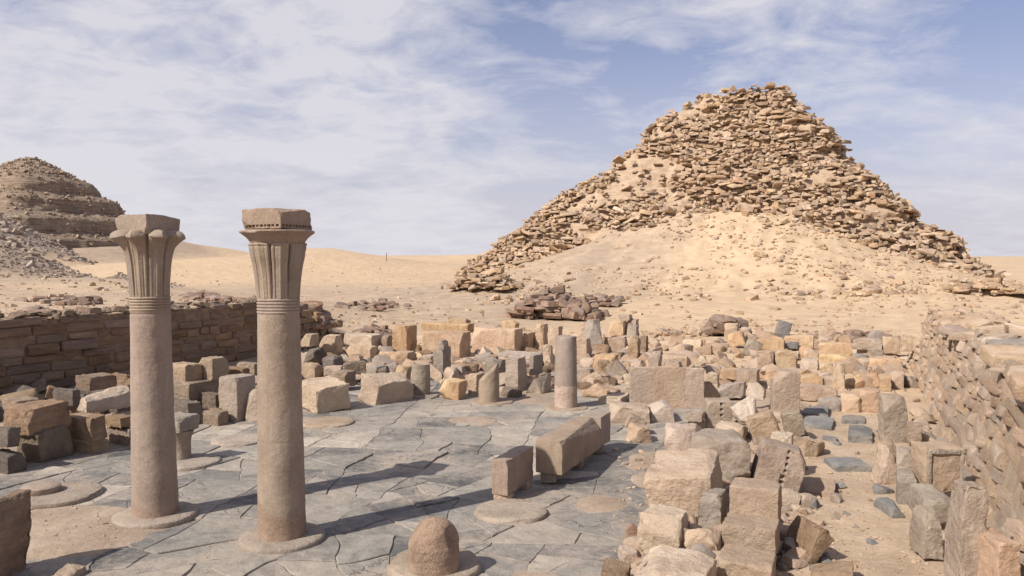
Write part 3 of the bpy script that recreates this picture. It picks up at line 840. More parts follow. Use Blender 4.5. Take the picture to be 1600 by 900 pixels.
def palm_column(px, py, label, seed, H, rb, rt, base_r, ab_w, ab_h, lobe, cracks, lean, patch=None):
    p = at_z(px, py, 0)
    root = empty('palm_column', (p.x, p.y, 0), rot=(lean[0], lean[1], PHI))
    tag(root, label, 'column', 'palm columns standing in the court', kind='thing')
    base_disc(root, base_r, .11, seed)
    zc = H * .735                                     # top of the neck bands
    prof = []
    zb = .09
    zs = np.linspace(zb, zc - .30, 150)
    for z in zs:
        t = (z - zb) / (zc - zb)
        r = rb + (rt - rb) * t ** .85
        for (c, dp, wd) in cracks:
            r -= dp * max(0, 1 - abs(z - c) / wd)
        prof.append((r, z))
    V, F = lathe(prof, 72, .007, seed)
    # worn hollows and wandering cracks
    T = np.arctan2(V[:, 1], V[:, 0]); rr = np.hypot(V[:, 0], V[:, 1])
    scl = np.zeros(len(V))
    G = np.stack([np.cos(T) * 1.3, np.sin(T) * 1.3, V[:, 2] * .9], 1)
    scl -= np.clip(fbm(G, seed + 31, 4) - .28, 0, 1) * .03
    V[:, :2] *= (1 + scl / np.maximum(rr, .1))[:, None]
    me = newmesh('shaft', V, F, M['granite'], 40)
    if patch:                                     # bare darker stone below the mended upper part
        me.materials.append(M['bare'])
        ce = V[F].mean(1)
        e = ce[:, 2] + fbm(ce * 2.2, 77, 3) * .16 < patch[0] - patch[1] * (ce[:, 0] * .94 - ce[:, 1] * .3)
        me.polygons.foreach_set('material_index', e.astype(np.int32))
    obj('shaft', me, root)
    # five neck bands
    prof = [(rt * 1.005, zc - .302)]
    for k in range(5):
        z0 = zc - .30 + k * .060
        for q in range(5):
            prof.append((rt * 1.0 + .018 * math.sin(math.pi * (q + .5) / 5), z0 + .060 * (q + .5) / 5))
        prof.append((rt * .985, z0 + .060))
    V, F = lathe(prof, 64, .004, seed + 1)
    obj('neck_band', newmesh('neck_band', V, F, M['granite'], 50), root)
    # bell behind the fronds
    za = H - ab_h
    prof = [(rt * .93 + (lobe['r'] * (.62 if not lobe.get('cornice') else .80) - rt * .93) * t ** 2.6, zc - .01 + (za - zc + .02) * t) for t in np.linspace(0, 1, 14)] + [(0.01, za + .01)]
    V, F = lathe(prof, 48, .004, seed + 2)
    obj('capital_bell', newmesh('capital_bell', V, F, M['granite'], 50), root)
    zf = za
    if lobe.get('cornice'):
        zf = za - .25; Rc = lobe['cornice']
        prof = [(rt * .9, zf - .03), (Rc * .70, zf - .02), (Rc * .725, zf + .02), (Rc * .76, zf + .06), (Rc * .82, zf + .11), (Rc * .90, zf + .155), (Rc * .975, zf + .19), (Rc, zf + .215), (Rc * .99, zf + .235), (Rc * .93, za - .005), (Rc * .6, za + .004), (.01, za + .004)]
        V, F = lathe(prof, 64, .005, seed + 5)
        T = np.arctan2(V[:, 1], V[:, 0]); V[:, :2] *= (1 + .022 * np.cos(8 * T))[:, None]
        V = plane_cuts(V, 5, .035, seed + 6, zf + .1, .6)
        obj('cornice', newmesh('cornice', V, F, M['granite'], 40), root)
    # eight palm fronds curling outwards at the tip
    Rm = lobe['r']
    path = [(rt * 1.00, 0.0), (rt * 1.02, .12), (rt * 1.055, .28), (rt * 1.10, .45), (rt * 1.165, .61), (rt * 1.26, .74), (rt * 1.26 + (Rm - rt * 1.26) * .28, .82),
            (rt * 1.26 + (Rm - rt * 1.26) * .66, .888), (Rm * .965, .925), (Rm, .945), (Rm * 1.0, .958), (Rm * .97, .976), (Rm * .88, .992), (Rm * .66, 1.0)]
    if lobe['scallop'] > .1:
        path = path[:8] + [(Rm * .95, .915), (Rm * .995, .93), (Rm, .955), (Rm * .985, .995), (Rm * .93, 1.03), (Rm * .84, 1.055), (Rm * .70, 1.065), (Rm * .5, 1.06)]
    path = np.array(path); tt = np.linspace(0, 1, len(path)); tf = np.linspace(0, 1, 30) ** .8
    pr, pz = np.interp(tf, tt, path[:, 0]), np.interp(tf, tt, path[:, 1])
    nphi = 13; ph = np.linspace(-1, 1, nphi)
    for k in range(8):
        a0 = k * math.pi / 4 + math.pi / 8 * lobe['turn']
        V = []; 
        rs = np.random.RandomState(seed * 10 + k)
        br = 1 - .07 * rs.rand() * lobe['wear']
        for i in range(30):
            tipw = max(0, (pz[i] - .74) / .26)
            for f in ph:
                half = math.pi / 8 * .965
                ang = a0 + f * half
                r = pr[i]
                edge = abs(f)
                r -= (.012 + .02 * tf[i]) * edge ** 4
                r -= lobe['scallop'] * tipw ** 1.5 * edge ** 2.0 * 1.15
                if edge < .16: r += .016 + .008 * tf[i]
                elif .40 < edge < .56: r -= .014
                if edge > .98: r -= .04
                if tf[i] > .6: r *= 1 - (1 - br) * (tf[i] - .6) / .4
                z = zc + (zf - zc + .025) * pz[i] + lobe['drop'] * .05 * math.sin(math.pi * min(1, tipw)) * edge ** 2.0
                V.append((math.cos(ang) * r, math.sin(ang) * r, z))
        V = np.array(V)
        G = V * 3 + seed
        V[:, :2] *= (1 + fbm(G, seed + k, 3) * .018)[:, None]
        F = [(i * nphi + j, i * nphi + j + 1, (i + 1) * nphi + j + 1, (i + 1) * nphi + j) for i in range(29) for j in range(nphi - 1)]
        obj('palm_frond', newmesh('palm_frond', V, F, M['granite'], 32), root)
    # abacus
    P, F = rock(ab_w, ab_w, ab_h, seed=seed + 40, n=44, amp=.008, chips=6, rad=.04, cut=.16, nib=.6)
    P[:, 2] += za + .004
    if lobe.get('cornice'):            # a row of nicks along its lower edge
        zl = za + ab_h * .17
        for k in range(9):
            for ax in (0, 1):
                c = (k - 4) * ab_w / 10
                ins = (np.abs(P[:, ax] - c) < ab_w / 34) & (np.abs(P[:, 2] - zl) < ab_h * .045) & (np.abs(P[:, 1 - ax]) > ab_w * .40)
                P[ins, 1 - ax] *= .82
    obj('abacus', newmesh('abacus', P, F, M['granite'], 35), root)
    return root
palm_column(243, 808, 'palm column with thick curling frond lobes, standing beside a patch of bare sand', 1, 6.42, .468, .392, .86, .90, .42,
            dict(r=.765, drop=1.6, scallop=.26, turn=1, wear=1.0), [(4.36, .016, .03), (3.42, .010, .02)], (0.0, -.012), (.30, .2))
palm_column(441, 843, 'palm column with shallow fronds and a nicked square block on top', 2, 6.46, .466, .392, .83, .935, .40,
            dict(r=.535, drop=.0, scallop=.0, turn=0, wear=.2, cornice=.70), [(1.98, .012, .022)], (0.0, -.006), (.82, .75))

def bare_base(px, py, r, h, label, seed):
    p = at_z(px, py, 0)
    V, F = lathe(disc_profile(r, h), 64, .020, seed)
    V = plane_cuts(V, 9, .05 * r / .8, seed, 0, .5)
    o = obj('round_plinth', newmesh('round_plinth', V, F, M['disc'], 40), None, (p.x, p.y, 0), (0, 0, seed))
    tag(o, label, 'column base', 'round column bases of the court', kind='thing')
bare_base(92, 775, .93, .10, 'round column base carrying a low worn disc of stone', 21)
bare_base(296, 724, .80, .09, 'round column base half hidden behind the column with curling lobes', 22)
bare_base(512, 661, .88, .07, 'rosy round column base beside the big tilted block', 23)
bare_base(372, 689, .78, .06, 'flat round column base between the two tall palm columns', 24)
bare_base(798, 802, .80, .10, 'round column base under the end of the thin fallen beam', 25)
bare_base(679, 887, .85, .12, 'round column base carrying a domed granite stump', 26)
bare_base(658, 618, .72, .05, 'round column base under the short upright drum', 27)
bare_base(767, 628, .85, .05, 'round column base under the drum with a slanting broken top', 28)
bare_base(885, 637, .80, .05, 'round column base under the tall plain drum', 29)

def stump(px, py, r, h, label, seed, mat='granite', z0=.05, taper=.04, slope=0.0, round_top=0.0, rough=.03, n=56, name='column_stump', twotone=None, cuts=None, cat='column stump'):
    p = at_z(px, py, z0)
    prof = []
    for t in np.linspace(0, 1, 40):
        rr = r * (1 - taper * t)
        if round_top and t > 1 - round_top:
            q = (t - (1 - round_top)) / round_top; rr *= math.sqrt(max(0, 1 - q * q * .80))
        prof.append((rr, h * t))
    rl = prof[-1][0]
    for q in (.93, .75, .5, .25, .002): prof.append((rl * q, h + (.0 if not round_top else (1 - q) * .05)))
    V, F = lathe(prof, n, .012 if rough < .05 else .022, seed, top_rough=rough)
    if slope:
        k = np.clip(V[:, 2] / h, 0, 1) ** 3
        V[:, 2] += k * slope * V[:, 0] / r * .5 - k * abs(slope) * .25
    if cuts: V = plane_cuts(V, cuts[0], cuts[1], seed, h * .25, cuts[2])
    me = newmesh(name, V, F, M[mat], 38)
    if twotone:
        me.materials.append(M['pink'])
        ce = V[F].mean(1); e = ce[:, 2] + fbm(ce * 2.5, 78, 3) * .15 < twotone
        me.polygons.foreach_set('material_index', e.astype(np.int32))
    o = obj(name, me, None, (p.x, p.y, z0))
    tag(o, label, cat, 'broken column drums in the court', kind='thing')
    return o
stump(679, 886, .455, .84, 'domed weathered granite stump near the bottom edge of the paving', 31, 'granite_red', .12, .05, 0, .50, .06, cuts=(6, .07, .9))
stump(884, 635, .43, 2.62, 'tallest plain column drum standing alone on the paving', 32, 'granite', .04, .09, 0, 0, .04, twotone=.75, cuts=(4, .05, .8))
stump(764, 627, .40, 1.34, 'short column drum with its top broken off at a slant', 33, 'granite', .04, .03, .75, 0, .04, cuts=(4, .06, 1.0))
stump(658, 616, .37, 1.22, 'short upright column drum with a flat top beside the tilted block', 34, 'grey', .04, .02, 0, 0, .03)
p = at_z(64, 768, .1)
P, F = lathe([(.40, 0), (.415, .03), (.41, .13), (.37, .16), (.2, .165), (.001, .165)], 48, .016, 35)
tag(obj('stone_disc', newmesh('stone_disc', P, F, M['disc'], 40), None, (p.x, p.y, .10)), 'small worn stone disc lying on the round base beside the dark boulder', 'stone disc')
# upturned piece behind the left column
p = at_z(281, 716, .08)
P, F = lathe([(.30, 0), (.28, .2), (.29, .45), (.32, .62), (.37, .74), (.39, .78)], 48, .012, 36)
o = empty('broken_capital', (p.x, p.y, .08), PHI); tag(o, 'upturned capital fragment peeping out behind the column with curling lobes', 'capital', kind='thing')
obj('neck', newmesh('neck', P, F, M['grey'], 40), o)
P, F = rock(.74, .74, .42, seed=37, n=9, amp=.02, chips=4, rad=.06); P[:, 2] += .775
obj('square_block', newmesh('square_block', P, F, M['grey'], 35), o)

# ------------------------------------------------------------------ fallen architrave
def beam(u0, u1, v0, v1, z0, z1, label, seed, mat='granite', name='fallen_beam', holes=None, chips=4, cut=.14, cat='beam', grp='fallen beams on the court paving'):
    x, y = uv2xy((u0 + u1) / 2, (v0 + v1) / 2)
    P, F = rock(v1 - v0, u1 - u0, z1 - z0, seed=seed, n=22, amp=.004, chips=chips, rad=.02, cut=cut, nib=.35)
    o = obj(name, newmesh(name, P, F, M[mat], 32), None, (x, y, z0), (0, 0, PHI))
    return tag(o, label, cat, grp, kind='thing')
beam(16.3, 17.85, -7.62, -7.22, .17, .97, 'thin fallen beam standing on edge over a round column base', 61)
beam(18.05, 21.2, -7.25, -6.55, .27, 1.10, 'long thick fallen beam with a rough lit end', 62)
beam(21.23, 22.15, -7.24, -6.56, .27, 1.11, 'short thick beam continuing the long fallen beam', 63)
def prop(u, v, w, d, h, seed, label, mat='grey'):
    x, y = uv2xy(u, v)
    P, F = rock(w, d, h, seed=seed, n=7, amp=.03, chips=4, rad=.1)
    tag(obj('prop_stone', newmesh('prop_stone', P, F, M[mat], 35), None, (x, y, .0), (0, 0, PHI + .2)), label, 'stone', 'stones propping the fallen beams')
prop(16.55, -7.42, .42, .42, .19, 71, 'small stone propping the near end of the thin fallen beam', 'tan')
prop(17.6, -7.40, .36, .36, .19, 75, 'small stone propping the broken end of the thin fallen beam', 'tan')
prop(18.35, -7.0, .40, .40, .30, 72, 'small grey stone propping the rough end of the long beam')
prop(20.0, -6.85, .34, .42, .29, 73, 'small grey stone propping the middle of the long beam')
prop(21.7, -6.8, .34, .42, .29, 74, 'small grey stone propping the short thick beam')

# ------------------------------------------------------------------ hand-placed blocks
SEED = [500]
def block(name, cat, mat, x0, x1, yt, yb, label, d=.7, yaw=0, z=None, gy=None, n=11, amp=.028, chips=5, rad=.03, cut=.24, rx=0, ry=0, sink=.05, wmin=.3, **kw):
    if 'ang_fix' in kw: kw.pop('ang_fix')
    """a block whose outline covers x0..x1, yt..yb of the 1600x900 view; d is its depth in metres"""
    SEED[0] += 1
    px = (x0 + x1) / 2
    if gy is not None:
        g = on_ground(px, gy); D = g.y
        zb = at_z(px, yb, 0); rd = ray(px, yb); zb = EYE + rd.z * D / rd.y
    else:
        g = on_ground(px, yb) if z is None else at_z(px, yb, z); D = g.y; zb = g.z
    ang = abs(PHI + R(yaw) + math.atan2(g.x, g.y)) if True else 0
    ang = ang % math.pi
    ca, sa = abs(math.cos(ang)), abs(math.sin(ang))
    W = (x1 - x0) / 1250.0 * D * math.cos(math.atan2(g.x, g.y))
    if W < d * sa + wmin * W: d = min(d, max(.25 * W, W * (1 - wmin) / max(sa, .05)))
    w = max(wmin * W, (W - d * sa) / max(ca, .3))
    ext = (w * sa + d * ca) / 2
    Dc = D + ext
    x = (px - 800) / 1250.0 * Dc * (1.0)
    rt = ray(px, yt)
    Db = Dc + ext * .55
    top = EYE + rt.z * Db / rt.y
    h = max(.10, top - zb)
    n = int(np.clip(n + 3 + (x1 - x0 + yb - yt) / 22.0, n, 30))
    P, F = rock(w, d, h + sink, seed=SEED[0], n=n, amp=amp, chips=chips, rad=rad, cut=cut, **kw)
    o = obj(name, newmesh(name, P, F, M[mat], 33), None, (x, Dc, zb - sink), (R(rx), R(ry), PHI + R(yaw)))
    return tag(o, label, cat, kind='thing')
B = block
SB, SL, BO, PI_ = ('stone_block', 'stone block'), ('stone_slab', 'stone slab'), ('boulder', 'boulder'), ('stone_pillar', 'stone pillar')
WB = ('wall_block', 'wall block')
# --- near corner, bottom left
B(*BO, 'brown', -70, 47, 770, 925, 'big dark reddish boulder cut by the bottom corner beside bare sand', d=1.2, yaw=12, n=12, cut=.4, chips=7, amp=.04)
B(*SB, 'tan', 68, 128, 884, 915, 'small squared stone half sunk in sand below the curling column', d=.5, yaw=20, rx=6)
# --- row of blocks before the left wall
B(*SB, 'dark', -33, 37, 701, 745, 'dark block at the very edge under a lighter dark block', cut=.13, chips=3, d=1.00, yaw=87, n=10)
B(*SB, 'dark', -33, 26, 663, 704, 'dark block leaning at the edge on top of another dark block', cut=.13, chips=3, d=1.20, yaw=81, gy=745, rx=-5, ry=6)
B(*SB, 'dark', 21, 113, 661, 726, 'large charcoal block standing under the long lit block', cut=.13, chips=3, d=0.90, yaw=92, ry=-7, n=12, amp=.02)
B(*SB, 'brown', 0, 111, 625, 676, 'long tan block lit on top lying across the charcoal block', cut=.13, d=1.10, yaw=86, gy=728, ry=-4, n=12, amp=.035, chips=7)
B(*SB, 'brown', -3, 59, 620, 641, 'low block lit along its top behind the long tan block', cut=.13, chips=3, d=0.80, yaw=80, gy=690)
B(*SB, 'brown', 100, 169, 679, 713, 'flat lower block of a tidy two block stack', cut=.13, chips=3, d=1.00, yaw=91, ry=-4)
B(*SB, 'brown', 97, 166, 644, 690, 'upper block of a tidy two block stack, faintly tilted', cut=.13, chips=3, d=1.20, yaw=85, gy=714, ry=-6)
B(*SB, 'pale', 105, 206, 603, 643, 'long pale broken block with a crumbling front beside the curling column', d=0.90, yaw=79, gy=690, n=13, amp=.045, chips=8, cut=.32)
B(*SB, 'brown', 161, 213, 665, 700, 'brown block half hidden behind the foot of the curling column', cut=.13, chips=3, d=1.10, yaw=90)
B(*SB, 'brown', 157, 209, 647, 668, 'thin flat block on the brown block behind the column', cut=.13, chips=3, d=0.80, yaw=84, gy=700)
B(*SB, 'brown', 113, 181, 583, 610, 'squared brown block standing against the shaded wall', cut=.13, chips=3, d=1.00, yaw=78, gy=660)
B(*SB, 'dark', 77, 123, 605, 634, 'small dark block in the shade at the foot of the wall', cut=.13, chips=3, d=1.20, yaw=89, gy=668)
B(*SB, 'dark', 57, 95, 635, 660, 'small dark wedge stone between the long blocks', cut=.13, d=0.90, yaw=83, gy=690, chips=7)
# --- between the columns
B(*SB, 'tan', 259, 315, 565, 602, 'lit topped block at the left end of the upper row between the columns', cut=.13, d=1.10, yaw=77, gy=650, n=11, chips=6)
B(*SB, 'tan', 303, 357, 556, 594, 'higher lit topped block of the upper row between the columns', cut=.13, d=0.80, yaw=88, gy=648, n=11, chips=6)
B(*SB, 'brown', 263, 343, 591, 626, 'long brown block under the upper row between the columns', cut=.13, chips=3, d=1.00, yaw=82, gy=655, n=11)
B(*SB, 'dark', 259, 312, 623, 668, 'dark block at floor level under the brown block', cut=.13, chips=3, d=1.20, yaw=76)
B(*SB, 'brown', 306, 357, 639, 668, 'low brown block beside the foot of the upright post', cut=.13, chips=3, d=0.90, yaw=87)
B(*SB, 'dark', 303, 347, 611, 644, 'dark gap stone under the upper row beside the upright post', cut=.13, chips=3, d=1.10, yaw=81, gy=658)
B(*PI_, 'grey', 338, 399, 584, 662, 'upright squared post between the two palm columns', d=0.80, yaw=92, n=11, amp=.010, chips=3, cut=.12, nib=.5)
B(*SB, 'brown', 349, 389, 573, 602, 'block with a lit top behind the upright squared post', cut=.13, chips=3, d=1.00, yaw=86, gy=640)
B(*SB, 'brown', 367, 407, 565, 586, 'small lit block high up against the wall behind the columns', cut=.13, chips=3, d=1.20, yaw=80, gy=622)
B(*SB, 'tan', 380, 427, 606, 664, 'rounded tan block half hidden by the nicked column', d=0.90, yaw=91, cut=.4, chips=7)
# --- right of the second column
B(*SB, 'pale', 462, 548, 592, 642, 'big tilted slab block lit on top, jutting out beside the nicked column', d=1.6, gy=648, ry=-4, rx=4, yaw=62, n=14, amp=.014, chips=2, cut=.12)
B(*BO, 'pale', 556, 646, 584, 634, 'large tilted block with one bright face and one rough dark end', d=1.7, ry=9, rx=-3, yaw=-26, n=15, amp=.02, chips=2, cut=.16)
B(*SB, 'tan', 466, 507, 566, 592, 'tan block with chipped top beside the nicked column shaft', d=.7, gy=604)
B(*SB, 'dark', 466, 512, 540, 568, 'blackish boulder block beside the nicked column shaft', d=.9, gy=585, chips=8, cut=.35)
B(*SB, 'dark', 502, 536, 554, 574, 'blackish block beside the larger blackish boulder block', d=.8, gy=588, chips=7)
B(*SB, 'pale', 468, 498, 521, 541, 'pale block in the far row beside the broken wall end', d=.8, gy=568)
B(*SB, 'pale', 498, 537, 522, 556, 'pale crumbled block beside a dark hollow in the far row', d=.9, gy=566, chips=8, amp=.05)
B(*SB, 'orange', 538, 592, 539, 560, 'low orange streaked block in the far row', d=.9, n=10)
B(*SB, 'pale', 536, 602, 520, 542, 'long pale block behind the low orange streaked block', d=1.4, gy=558, n=11, amp=.04)
B(*SB, 'brown', 594, 613, 523, 548, 'narrow brown block beside the end of the orange wall', d=.6, gy=556)
B(*SB, 'tan', 504, 536, 570, 586, 'small tan block behind the big tilted slab', d=.6, gy=606, yaw=20)
B(*SB, 'brown', 515, 556, 578, 602, 'brown squared block behind the big tilted slab', d=.8, gy=613)
B(*SB, 'dark', 536, 571, 563, 584, 'dark angular block behind the brown squared block', d=.8, gy=600, yaw=35, chips=7)
B(*SB, 'grey', 570, 600, 568, 590, 'grey block tilted behind the large tilted block', d=.8, gy=600, ry=14)
B(*SB, 'dark', 594, 614, 572, 594, 'dark triangular block behind the large tilted block', d=.5, gy=604, ry=-22, yaw=15)
B(*SB, 'tan', 610, 646, 570, 604, 'tan block with a hollow front behind the short upright drum', d=.8, gy=612, yaw=10, chips=8)
B(*SL, 'tan', 470, 516, 590, 606, 'low flat slab in front of the tan block beside the nicked column', d=1.0, gy=612)
B(*SL, 'grey', 648, 686, 617, 626, 'low flat slab beside the foot of the short upright drum', d=.7)
# --- orange ruined walls
B(*WB, 'orange', 612, 652, 507, 549, 'orange wall end with a square hole beside the dark rubble row', d=1.2, gy=552, n=12, amp=.010, chips=3, cut=.12, nib=.5)
B(*WB, 'orange', 650, 737, 516, 560, 'broad orange wall block with a rough broken dark end', d=1.4, gy=562, n=13, amp=.018, chips=4, cut=.2)
B(*WB, 'orange', 656, 742, 503, 520, 'low orange wall line behind the broad orange block', d=.9, gy=546, n=11, amp=.012, chips=3)
B(*WB, 'orange', 735, 818, 511, 557, 'broad smooth orange wall block, the brightest of the ruined walls', d=1.2, gy=556, n=13, amp=.010, chips=3, cut=.14)
B(*WB, 'orange', 814, 838, 518, 549, 'narrow orange block with a dark shaded side', d=1.3, gy=552, n=9, amp=.015)
B(*WB, 'orange', 836, 857, 505, 545, 'tall orange block beside the pale squared pillar', d=.8, gy=550)
B(*SB, 'orange', 700, 736, 497, 508, 'flat orange stone on top of the low orange wall line', d=.7, gy=545)
B(*SB, 'orange', 784, 812, 500, 513, 'small orange stone lying behind the brightest wall block', d=.7, gy=545)
B(*SB, 'orange', 590, 632, 548, 562, 'low orange ledge in front of the orange wall end', d=.9)
B(*SB, 'tan', 612, 652, 548, 572, 'low rough tan heap stone below the orange wall end', d=1.0, chips=8, amp=.05)
B(*SB, 'tan', 648, 688, 553, 575, 'rough tan ledge below the broad orange wall block', d=1.0, chips=8, amp=.05)
# --- middle: pillars and blocks behind the drums
B(*PI_, 'grey', 676, 705, 540, 588, 'squared stone pillar with a small stone on top behind the drums', d=.8, gy=590, n=10, amp=.012, chips=3, nib=.5)
B(*SB, 'grey', 684, 701, 531, 545, 'small grey stone sitting on the squared pillar', d=.5, gy=592)
B(*SB, 'grey', 704, 733, 570, 594, 'grey block beside the squared pillar behind the orange cube', d=.7, gy=597)
B(*SB, 'orange', 684, 731, 592, 628, 'squat orange brown cube with a broken corner beside the slanting drum', d=.9, n=11, amp=.03, chips=6, cut=.3)
B(*SB, 'pink', 730, 758, 582, 618, 'rosy wall stone behind the slanting drum', d=.8, gy=618)
B(*PI_, 'grey', 789, 826, 556, 616, 'thick upright block with a deep dark side behind the slanting drum', d=1.1, gy=612, n=11, amp=.012, chips=3, nib=.5)
B(*PI_, 'grey', 826, 850, 553, 585, 'upright dark sided block behind the thick upright block', d=.9, gy=604, yaw=-8, amp=.015)
B(*BO, 'grey', 814, 863, 580, 616, 'rounded grey block with a flat dark side beside the tallest drum', d=1.0, n=11, chips=6, cut=.4)
B(*SB, 'dark', 782, 818, 604, 622, 'low dark broken stones at the foot of the thick upright block', d=.6, chips=9, amp=.06)
B(*SB, 'grey', 756, 792, 560, 582, 'grey block behind the top of the slanting drum', d=.8, gy=598)
B(*SL, 'pale', 770, 852, 549, 560, 'long pale flat slab in front of the brightest wall block', d=1.6, gy=578)
B(*PI_, 'pale', 848, 866, 538, 572, 'slim pale post just beside the tallest drum', d=.5, gy=576, amp=.015)
B(*PI_, 'pale', 857, 880, 509, 556, 'pale squared pillar behind the tallest drum', d=.7, gy=556, amp=.02)
B(*SB, 'tan', 896, 926, 527, 562, 'squared tan block to the side of the tallest drum top', d=.9, gy=572, amp=.015)
B(*SL, 'grey', 916, 944, 499, 546, 'upright grey slab with a broken dark back', d=.9, gy=556, ry=-8, yaw=20, chips=7)
B(*SL, 'pale', 900, 920, 504, 530, 'leaning pale splinter slab beside the upright grey slab', d=.5, gy=550, ry=15)
B(*SB, 'grey', 898, 932, 573, 598, 'grey squared block low behind the tallest drum', d=.8, gy=598, amp=.02)
B(*BO, 'tan', 903, 976, 591, 625, 'long smooth tan hump of stone beyond the fallen beam', d=1.4, n=12, cut=.5, chips=6, rad=.3)
B(*SL, 'grey', 956, 986, 562, 590, 'thin slab leaning steeply with a dark underside', d=.7, gy=592, ry=-38, yaw=10)
B(*SB, 'orange', 926, 968, 552, 578, 'yellowish lit block amid the tumbled stones', d=.8, gy=580, chips=6)
B(*SB, 'brown', 934, 958, 562, 584, 'brown angular stone under the yellowish lit block', d=.6, gy=588, yaw=30)
B(*SB, 'pink', 966, 989, 490, 500, 'flat rosy stone on top of the small stacked pile', d=.8, gy=536)
B(*SB, 'pink', 976, 999, 498, 514, 'rosy stone second from the top of the small stacked pile', d=.8, gy=536)
B(*SB, 'grey', 978, 1000, 508, 528, 'grey cube in the small stacked pile', d=.8, gy=538)
B(*SB, 'orange', 950, 980, 500, 524, 'orange block beside the small stacked pile', d=.9, gy=538)
B(*SB, 'tan', 944, 985, 526, 552, 'wide tan block below the small stacked pile', d=1.0, gy=556)
B(*PI_, 'tan', 982, 1002, 524, 566, 'rough upright tan stone in front of the small stacked pile', d=.6, gy=568, chips=8, amp=.05)
B(*SB, 'brown', 1000, 1014, 524, 548, 'narrow brown upright stone beside the rough upright stone', d=.5, gy=560)
# --- the broad panel wall
B(*WB, 'pink', 984, 1028, 573, 640, 'first panel of the broad rosy wall beyond the fallen slab', d=.35, gy=640, yaw=22, n=12, amp=.006, chips=2, cut=.1, nib=.3)
B(*WB, 'pink', 1020, 1072, 572, 641, 'middle panel of the broad rosy wall beyond the fallen slab', d=.35, gy=641, yaw=22, n=12, amp=.006, chips=2, cut=.1, nib=.3)
B(*WB, 'pink', 1064, 1102, 574, 641, 'last panel of the broad rosy wall with a shadowed end', d=.35, gy=641, yaw=22, n=12, amp=.006, chips=2, cut=.1, nib=.3)
B(*SB, 'pink', 1040, 1068, 559, 577, 'squared rosy stone standing on the broad rosy wall', d=.6, gy=640)
B(*SB, 'tan', 1013, 1036, 548, 575, 'rounded yellowish stone behind the first rosy panel', d=.7, gy=600, cut=.45)
B(*SB, 'tan', 996, 1014, 560, 576, 'small rounded stone behind the first rosy panel', d=.5, gy=604, cut=.45)
B(*SB, 'tan', 1034, 1082, 552, 574, 'wide tan stone behind the middle rosy panel', d=1.0, gy=596, chips=7)
B(*BO, 'pale', 1083, 1122, 551, 581, 'round topped pale boulder behind the last rosy panel', d=1.2, gy=596, cut=.5, rad=.25)
B(*SB, 'orange', 1066, 1100, 529, 549, 'orange brown block with dark side in the far field', d=.9, gy=552, chips=6)
B(*SB, 'pink', 1126, 1162, 575, 592, 'rosy block between the triangular stone and the tall upright', d=.9, gy=600)
B(*SB, 'tan', 1100, 1128, 580, 604, 'tan block at the end of the broad rosy wall', d=.8, gy=606)
B(*SB, 'tan', 1150, 1190, 575, 602, 'tan block behind the tall upright slab', d=1.0, gy=610)
# --- far field right of the middle
B(*SB, 'pink', 1132, 1156, 504, 530, 'rosy upright stone below the cairn of loose stones', d=.8, gy=540)
B(*SB, 'orange', 1141, 1170, 518, 540, 'slanting orange slab beside the cairn of loose stones', d=1.0, gy=545, ry=-18)
B(*SL, 'grey', 1158, 1184, 529, 556, 'grey round ended stone leaning beside the orange wall', d=.5, gy=556, ry=24, yaw=10)
B(*WB, 'orange', 1182, 1229, 529, 548, 'bright orange low wall block in the far field', d=1.0, gy=552, amp=.012, chips=3, nib=.5)
B(*WB, 'orange', 1226, 1274, 523, 543, 'second orange low wall block behind the leaning grey slab', d=1.0, gy=548, amp=.012, chips=3, nib=.5)
B(*SL, 'basalt', 1209, 1233, 501, 526, 'dark grey slab leaning over the far orange wall', d=.4, gy=545, ry=16)
B(*SL, 'basalt', 1228, 1250, 534, 544, 'grey flat slab lying before the far orange wall', d=.8, gy=552)
B(*PI_, 'tan', 1184, 1213, 547, 580, 'first of two squat posts below the orange wall', d=.9, gy=581, amp=.015)
B(*PI_, 'tan', 1212, 1249, 546, 583, 'second of two squat posts, with a dark shaded side', d=.9, gy=582, amp=.015)
B(*SB, 'orange', 1256, 1282, 547, 562, 'small orange step block beside the squat posts', d=.8, gy=566)
B(*SB, 'pale', 1252, 1282, 560, 584, 'pale step block below the small orange step block', d=1.0, gy=586)
B(*WB, 'orange', 1280, 1334, 535, 556, 'long orange step block of the upper stair', d=1.0, gy=566, amp=.02)
B(*WB, 'orange', 1280, 1332, 552, 574, 'long orange step block of the lower stair', d=1.0, gy=576, amp=.02)
B(*SB, 'orange', 1282, 1306, 566, 586, 'small square orange stone beside the slim orange post', d=.7, gy=588)
B(*PI_, 'orange', 1303, 1323, 566, 610, 'slim orange post at the end of the steps', d=.6, gy=610, amp=.012)
B(*SB, 'orange', 1250, 1290, 583, 601, 'orange block of the wall beside the tall upright slab', d=.9, gy=602)
B(*SB, 'tan', 1286, 1308, 584, 602, 'tan block beside the orange block of the passage wall', d=.9, gy=602)
B(*SB, 'pink', 1250, 1312, 600, 626, 'wide rosy block with a pale top in the passage', d=1.0, gy=628, amp=.018)
B(*SB, 'grey', 1280, 1318, 620, 644, 'grey block low in the passage beside the wide rosy block', d=.9, gy=644)
B(*SB, 'pale', 1334, 1380, 528, 546, 'pale block of the far stepped wall', d=.9, gy=560)
B(*PI_, 'grey', 1356, 1382, 516, 548, 'grey upright block in front of the dry stone row', d=.7, gy=556, amp=.015)
B(*SB, 'grey', 1357, 1383, 545, 562, 'grey block under the grey upright block', d=.8, gy=564)
B(*SB, 'orange', 1380, 1408, 525, 552, 'orange block at the far end of the leaning wall', d=.8, gy=560)
B(*SB, 'orange', 1357, 1412, 559, 578, 'low orange block across the end of the passage', d=.9, gy=580)
